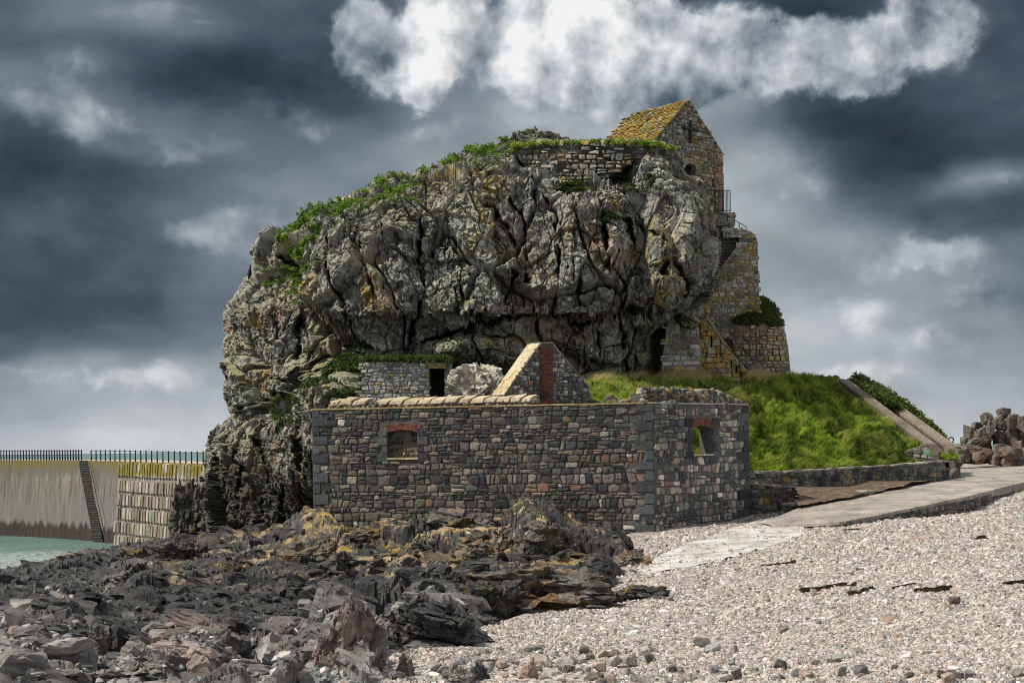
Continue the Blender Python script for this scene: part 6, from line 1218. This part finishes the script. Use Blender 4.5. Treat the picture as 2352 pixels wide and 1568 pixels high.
# many hard edged ledge rocks
fam = {'near': [(M_GREYR, 3), (M_DARKR, 2)], 'mid': [(M_DARKR, 4), (M_GREYR, 1)], 'far': [(M_DARKR, 2), (M_LROCK, 2)]}; protos = {}
labs = {'near': 'broken grey rock among the many lying in the lower left foreshore', 'mid': 'black wet rock among the many ledges across the middle foreshore', 'far': 'dark or ochre rock among the many below the house and pier'}
for k in range(290):
    px_ = rng.uniform(-15, 1330); iD = rng.uniform(1/58., 1/16.5); Dk = 1/iD; i_ = min(899, int(np.searchsorted(RZ[1][:, 0], Dk))); j_ = int(np.clip((px_ + 330)/2050*929, 0, 929)); p = np.array([RZ[0][i_, j_], RZ[1][i_, j_], RZ[2][i_, j_]]); ax_, ay_ = proj(p)
    if ax_ > BND(ay_) - 25 or p[2] < -5.9: continue
    key = 'near' if Dk < 24 + rng.normal(0, 2) else ('mid' if Dk < 38 + rng.normal(0, 3) or ax_ < 450 else 'far'); mset = fam[key]; m = mset[0][0] if rng.random() < mset[0][1]/sum(x[1] for x in mset) else mset[1][0]; v = int(rng.integers(7)); pk = (m.name, v)
    if pk not in protos: V, F = boulder((1, .8, .62), 4000 + v*13 + len(m.name), 4, 6, .08, rng.uniform(.6, 1.1)); protos[pk] = mesh_obj('ledge_rock', V, F, m, origin=(0, 0, 0)); o = protos[pk]
    else: o = protos[pk].copy(); C.objects.link(o)
    s = (9 + 32*rng.random()**2.2)/FPX*Dk*np.exp(rng.normal(0, .25)); o.location = tuple(p + UP*s*rng.uniform(-.25, .2)); o.rotation_euler = (rng.normal(0, .25), rng.normal(.1, .25), rng.uniform(0, 6.3)); o.scale = (s*rng.uniform(.8, 1.5), s, s*rng.uniform(.6, 1.2)); tag(o, labs[key], 'rock', key + ' foreshore rocks')
# the smaller broken slabs between them, past counting
import bmesh
def hull(seed):
    r = np.random.default_rng(seed); P = r.uniform(-1, 1, (18, 3)); P /= (np.abs(P)**5).sum(1, keepdims=True)**.2; P *= r.uniform(.85, 1.05, (18, 1)); bm = bmesh.new()
    for v in P: bm.verts.new(v)
    res = bmesh.ops.convex_hull(bm, input=bm.verts); bmesh.ops.delete(bm, geom=[g for g in res['geom_interior'] if isinstance(g, bmesh.types.BMVert)], context='VERTS')
    bm.verts.ensure_lookup_table(); bm.verts.index_update(); V = np.array([v.co[:] for v in bm.verts]); F = np.array([[v.index for v in f.verts] for f in bm.faces if len(f.verts) == 3]); bm.free()
    ed = {}; V = list(V); G = []
    def md(i, j):
        k = (min(i, j), max(i, j))
        if k not in ed: V.append((V[i] + V[j])/2*(1 + r.uniform(-.05, .07)) + r.normal(0, .035, 3)); ed[k] = len(V) - 1
        return ed[k]
    for _ in range(2):
        ed.clear(); G = []
        for a, b, c in F: x, y, z = md(a, b), md(b, c), md(c, a); G += [(a, x, z), (b, y, x), (c, z, y), (x, y, z)]
        F = G
    return np.array(V), np.array(F)
HU = [hull(k) for k in range(48)]; Vs, Fs, n0 = [], [], 0
for k in range(5200):
    px_ = rng.uniform(-60, 1480); Dk = 1/rng.uniform(1/62., 1/15.5); i_ = min(899, int(np.searchsorted(RZ[1][:, 0], Dk))); j_ = int(np.clip((px_ + 330)/2050*929, 0, 929)); p = np.array([RZ[0][i_, j_], RZ[1][i_, j_], RZ[2][i_, j_]]); ax_, ay_ = proj(p)
    if ax_ > BND(ay_) - 12 or p[2] < -6.1: continue
    if ay_ < 1224 and ax_ > 715: continue
    V, F = HU[int(rng.integers(48))]; s = (5 + (22 if Dk > 26 else 34)*rng.random()**2.6)/FPX*Dk*1.1; sc3 = np.array([s*rng.uniform(.9, 1.9), s*rng.uniform(.7, 1.2), s*rng.uniform(.45, .95)])
    Vs.append(rotz(V*sc3, rng.normal(.25, .30), rng.normal(-.16, .14), rng.normal(.22, .16)) + p + UP*s*rng.uniform(-.55, .10)); Fs.append(F + n0); n0 += len(V)
tag(mesh_obj('ledge_rubble', np.concatenate(Vs), np.concatenate(Fs), M_SHORE), 'dark angular slabs and broken rock between the ledges of the shore', 'rubble', kind='stuff')
# ------------------------------------------------------------------ plants on the crag
M_LEAF = leafy('leaves')
def leaves(P, r, hgt, n, size, cols, flat=.5):
    """leafy clumps: n leaves in a low dome round each foot point"""
    m = len(P)*n; q = np.repeat(P, n, 0); d = rng.normal(size=(m, 3)); d /= np.linalg.norm(d, axis=1)[:, None]; d[:, 2] = np.abs(d[:, 2]); k = rng.random(m)[:, None]**.5; q = q + d*k*np.array([1, 1, hgt/r])*np.repeat(np.broadcast_to(r, len(P)), n)[:, None]
    a = rng.normal(size=(m, 3)); a[:, 2] *= flat; a /= np.linalg.norm(a, axis=1)[:, None]; nrm = rng.normal(size=(m, 3)) + [0, 0, 1.2]; b_ = np.cross(nrm, a); b_ /= np.linalg.norm(b_, axis=1)[:, None] + 1e-9; s = size*rng.uniform(.6, 1.35, m)[:, None]
    V = np.stack([q - a*s*.5, q + b_*s*.36, q + a*s*.5, q - b_*s*.36], 1).reshape(-1, 3); i = np.arange(m)[:, None]*4 + np.arange(4)[None]
    cc = np.repeat(np.asarray(cols), n, 0)*rng.uniform(.7, 1.3, (m, 1)); return V, i, np.repeat(cc, 4, 0)
CN = grid_normals(CR_P); CN *= np.sign((CN*-CR_P).sum(-1, keepdims=True))
def on_crag(poly, n, up=.1, clump=.5):
    m = inpoly(CR_PX.ravel(), CR_PY.ravel(), poly) & (CN[..., 2].ravel() + .5*rng.random(CN[..., 2].size) > up + .25); idx = np.nonzero(m)[0]
    p = CR_P.reshape(-1, 3)[idx]; w = sstep(-.35, .35, fbm(p*1.1, 3, 181) + clump - .5) + 1e-4; return p[rng.choice(len(idx), n, p=w/w.sum())]
def greens(n, a, b_, k=1.): t_ = rng.random((n, 1))**k; return np.array(a)*(1 - t_) + np.array(b_)*t_
def veg(name, P, r, h, n, s, a, b_, label):
    V, F, Cc = leaves(P, r, h, n, s, greens(len(P), a, b_)); tag(mesh_obj(name, V, F, M_LEAF, None, Cc), label, 'plants', kind='stuff')
sky_ = [(720, 495), (760, 464), (830, 436), (900, 410), (985, 396), (1000, 412), (940, 428), (870, 446), (800, 472), (745, 505), (728, 520)]
P1 = np.concatenate([on_crag([(x, y) for x, y in sky_], 420), on_crag([(1015, 384), (1060, 358), (1130, 338), (1190, 324), (1200, 345), (1130, 368), (1060, 392), (1015, 405)], 260), on_crag([(650, 556), (690, 508), (730, 500), (735, 560), (700, 590), (660, 590)], 260)])
veg('shoulder_plants', P1, .20, .24, 22, .12, (.05, .11, .012), (.20, .30, .04), 'bright leafy plants along the left shoulder of the crag')
P2 = np.concatenate([on_crag([(585, 632), (640, 618), (720, 606), (722, 630), (650, 655), (590, 650)], 420), on_crag([(770, 480), (860, 462), (960, 458), (960, 474), (860, 480), (800, 515), (770, 520)], 150), on_crag([(640, 660), (690, 640), (690, 690), (600, 730)], 60), on_crag([(1040, 385), (1160, 352), (1230, 372), (1100, 400), (1040, 420)], 130)])
veg('ledge_turf', P2, .20, .12, 30, .07, (.05, .11, .015), (.17, .27, .04), 'bright green turf on the ledges of the crag')
x = rng.uniform(1180, 1545, 2600); x = x[rng.random(2600) < .10 + .8*sstep(-.3, .35, fbm(np.stack([x/14., 0*x, 0*x], -1), 3, 188))]; n3 = len(x); P3 = U(x, np.interp(x, [1180, 1240, 1420, 1500, 1545], [336, 329, 327, 329, 342]) + rng.uniform(0, 9, n3)*(.5 + .5*np.sin(x*.11)**2), rng.uniform(61.0, 63.0, n3)); veg('summit_plants', P3, .18, .17, 16, .10, (.07, .12, .015), (.30, .36, .07), 'bright green plants along the top of the dry stone wall')
P3b = np.concatenate([on_crag([(1225, 412), (1360, 416), (1362, 434), (1260, 440), (1230, 428)], 160), on_crag([(1375, 486), (1420, 500), (1410, 520), (1380, 510)], 40), on_crag([(1430, 400), (1500, 400), (1520, 430), (1430, 440)], 40)]); veg('dark_turf', P3b, .25, .12, 30, .09, (.02, .04, .008), (.06, .09, .02), 'dark green turf under the dry stone wall')
x = rng.uniform(838, 1032, 500); P4 = np.concatenate([U(x, rng.uniform(825, 834, 500), rng.uniform(54.1, 56, 500)), on_crag([(690, 895), (740, 850), (790, 822), (850, 826), (842, 900), (790, 915), (730, 900)], 520, -.4), on_crag([(810, 785), (850, 790), (850, 805), (815, 800)], 40, -.3), on_crag([(655, 920), (700, 905), (690, 960), (660, 1000), (640, 960)], 110, -.3)])
veg('ivy', P4, .28, .22, 34, .10, (.018, .042, .008), (.07, .11, .02), 'dark green ivy and grass over the masonry hut and shelf')
xx = rng.uniform(1656, 1802, 1700); yy = rng.uniform(684, 750, 1700); k_ = (yy < np.interp(xx, [1656, 1700, 1760, 1800], [722, 748, 745, 760])) & (yy > np.interp(xx, [1656, 1752, 1780, 1802], [684, 684, 702, 760])); xx, yy = xx[k_], yy[k_]; P5 = U(xx, yy, bdepth(xx, yy)); veg('bastion_turf', P5, .20, .12, 24, .09, (.03, .045, .01), (.12, .13, .04), 'dark tangled turf on top of the round bastion')
xx = rng.uniform(1962, 2172, 700); yy = myt(xx) + rng.uniform(-3, 22, 700); P6 = U(xx, yy, MD(xx, yy) - .1); veg('bank_plants', P6, .34, .40, 30, .12, (.03, .06, .01), (.13, .16, .035), 'rough plants on the bank beyond the mound stairway')
# ------------------------------------------------------------------ seaweed on the shingle
for k, (a, b_, c, d, lab) in enumerate([(440, 905, 722, 757, 'longest dark strand of dried seaweed on the shingle'), (850, 1052, 722, 785, 'forked dark seaweed patch right of the longest strand'), (1225, 1425, 722, 752, 'dark seaweed streak in the middle right of the shingle'), (1420, 1715, 748, 790, 'thick dark seaweed streak touching the middle one'), (2190, 2352, 733, 752, 'thin seaweed streak at the right edge of the shingle'), (110, 390, 540, 560, 'faint broken seaweed line on the upper left shingle'), (810, 940, 245, 275, 'short dark seaweed patch below the slipway wall'), (1930, 2020, 300, 325, 'small seaweed patch on the upper right shingle')]):
    n = int(9*(b_ - a)**.9); x = rng.uniform(a, b_, n); mid = (c + d)/2 + (d - c)*.22*np.sin(x/70. + k); y = mid + rng.normal(0, (d - c)*.10, n); X_, Y_ = Z4(x, y); Dg = np.array([ground_D(v, w_) for v, w_ in zip(X_[:6], Y_[:6])]).mean()
    g0 = U(X_, Y_, Dg); Dv = Dg*(-2.7)/np.where(g0[:, 2] < 0, g0[:, 2], -1)*(-(GZ(np.array([g0[:, 0].mean()]), np.array([Dg]))[0])/2.7); P = U(X_, Y_, Dv); P[:, 2] = beach_z(P[:, 0], P[:, 1]) + .02
    V, F, Cc = leaves(P, .04, .015, 2, .045, greens(len(P), (.03, .02, .015), (.07, .045, .03)), .2); tag(mesh_obj('seaweed', V, F, M_LEAF, None, Cc), lab, 'seaweed')
# ------------------------------------------------------------------ birds
def bird(name, c, s, mat, label, flying):
    o = empty(name, c, label, 'bird'); mb = MB(); ax = np.array([.5, .1, .2]) if flying else np.array([.12, 0, 1.]); ax /= np.linalg.norm(ax)
    mb.tube([c - ax*s*.55, c - ax*s*.35, c - ax*s*.1, c + ax*s*.2, c + ax*s*.36, c + ax*s*.46, c + ax*s*.55, c + ax*s*.60 + np.array([-.07, 0, -.01])*s*2], np.array([.02, .10, .15, .12, .06, .075, .06, .01])*s, 8)
    mb.build('body', mat, o, True)
    for k in (-1, 1):
        w_ = MB(); d = np.array([.0, -.2*k, 1.0 if flying else -.8]) if flying else np.array([.14*k, -.1, -.6]); a = c + ax*s*.12 + (np.array([0, .06*k, 0]) if flying else np.array([.1*k, -.05, 0]))*s
        w_.prism([a - ax*s*.12, a + ax*s*.12, a + d*s*.45 + ax*s*.10, a + d*s*.8 - ax*s*.12, a + d*s*.4 - ax*s*.12], np.array([0, .02, .01])*s, (.03, .03, .03)); w_.build('wing', mat, o)
M_BIRD = simple('black feathers', (.02, .02, .022), .6, .2, 20)
bird('flying_bird', U(652, 534, 66.), .26, M_BIRD, 'small dark bird flying just left of the crag', True); bird('perched_bird', U(573, 626, 67.2), .62, M_BIRD, 'dark upright bird perched on the left edge of the crag', False)
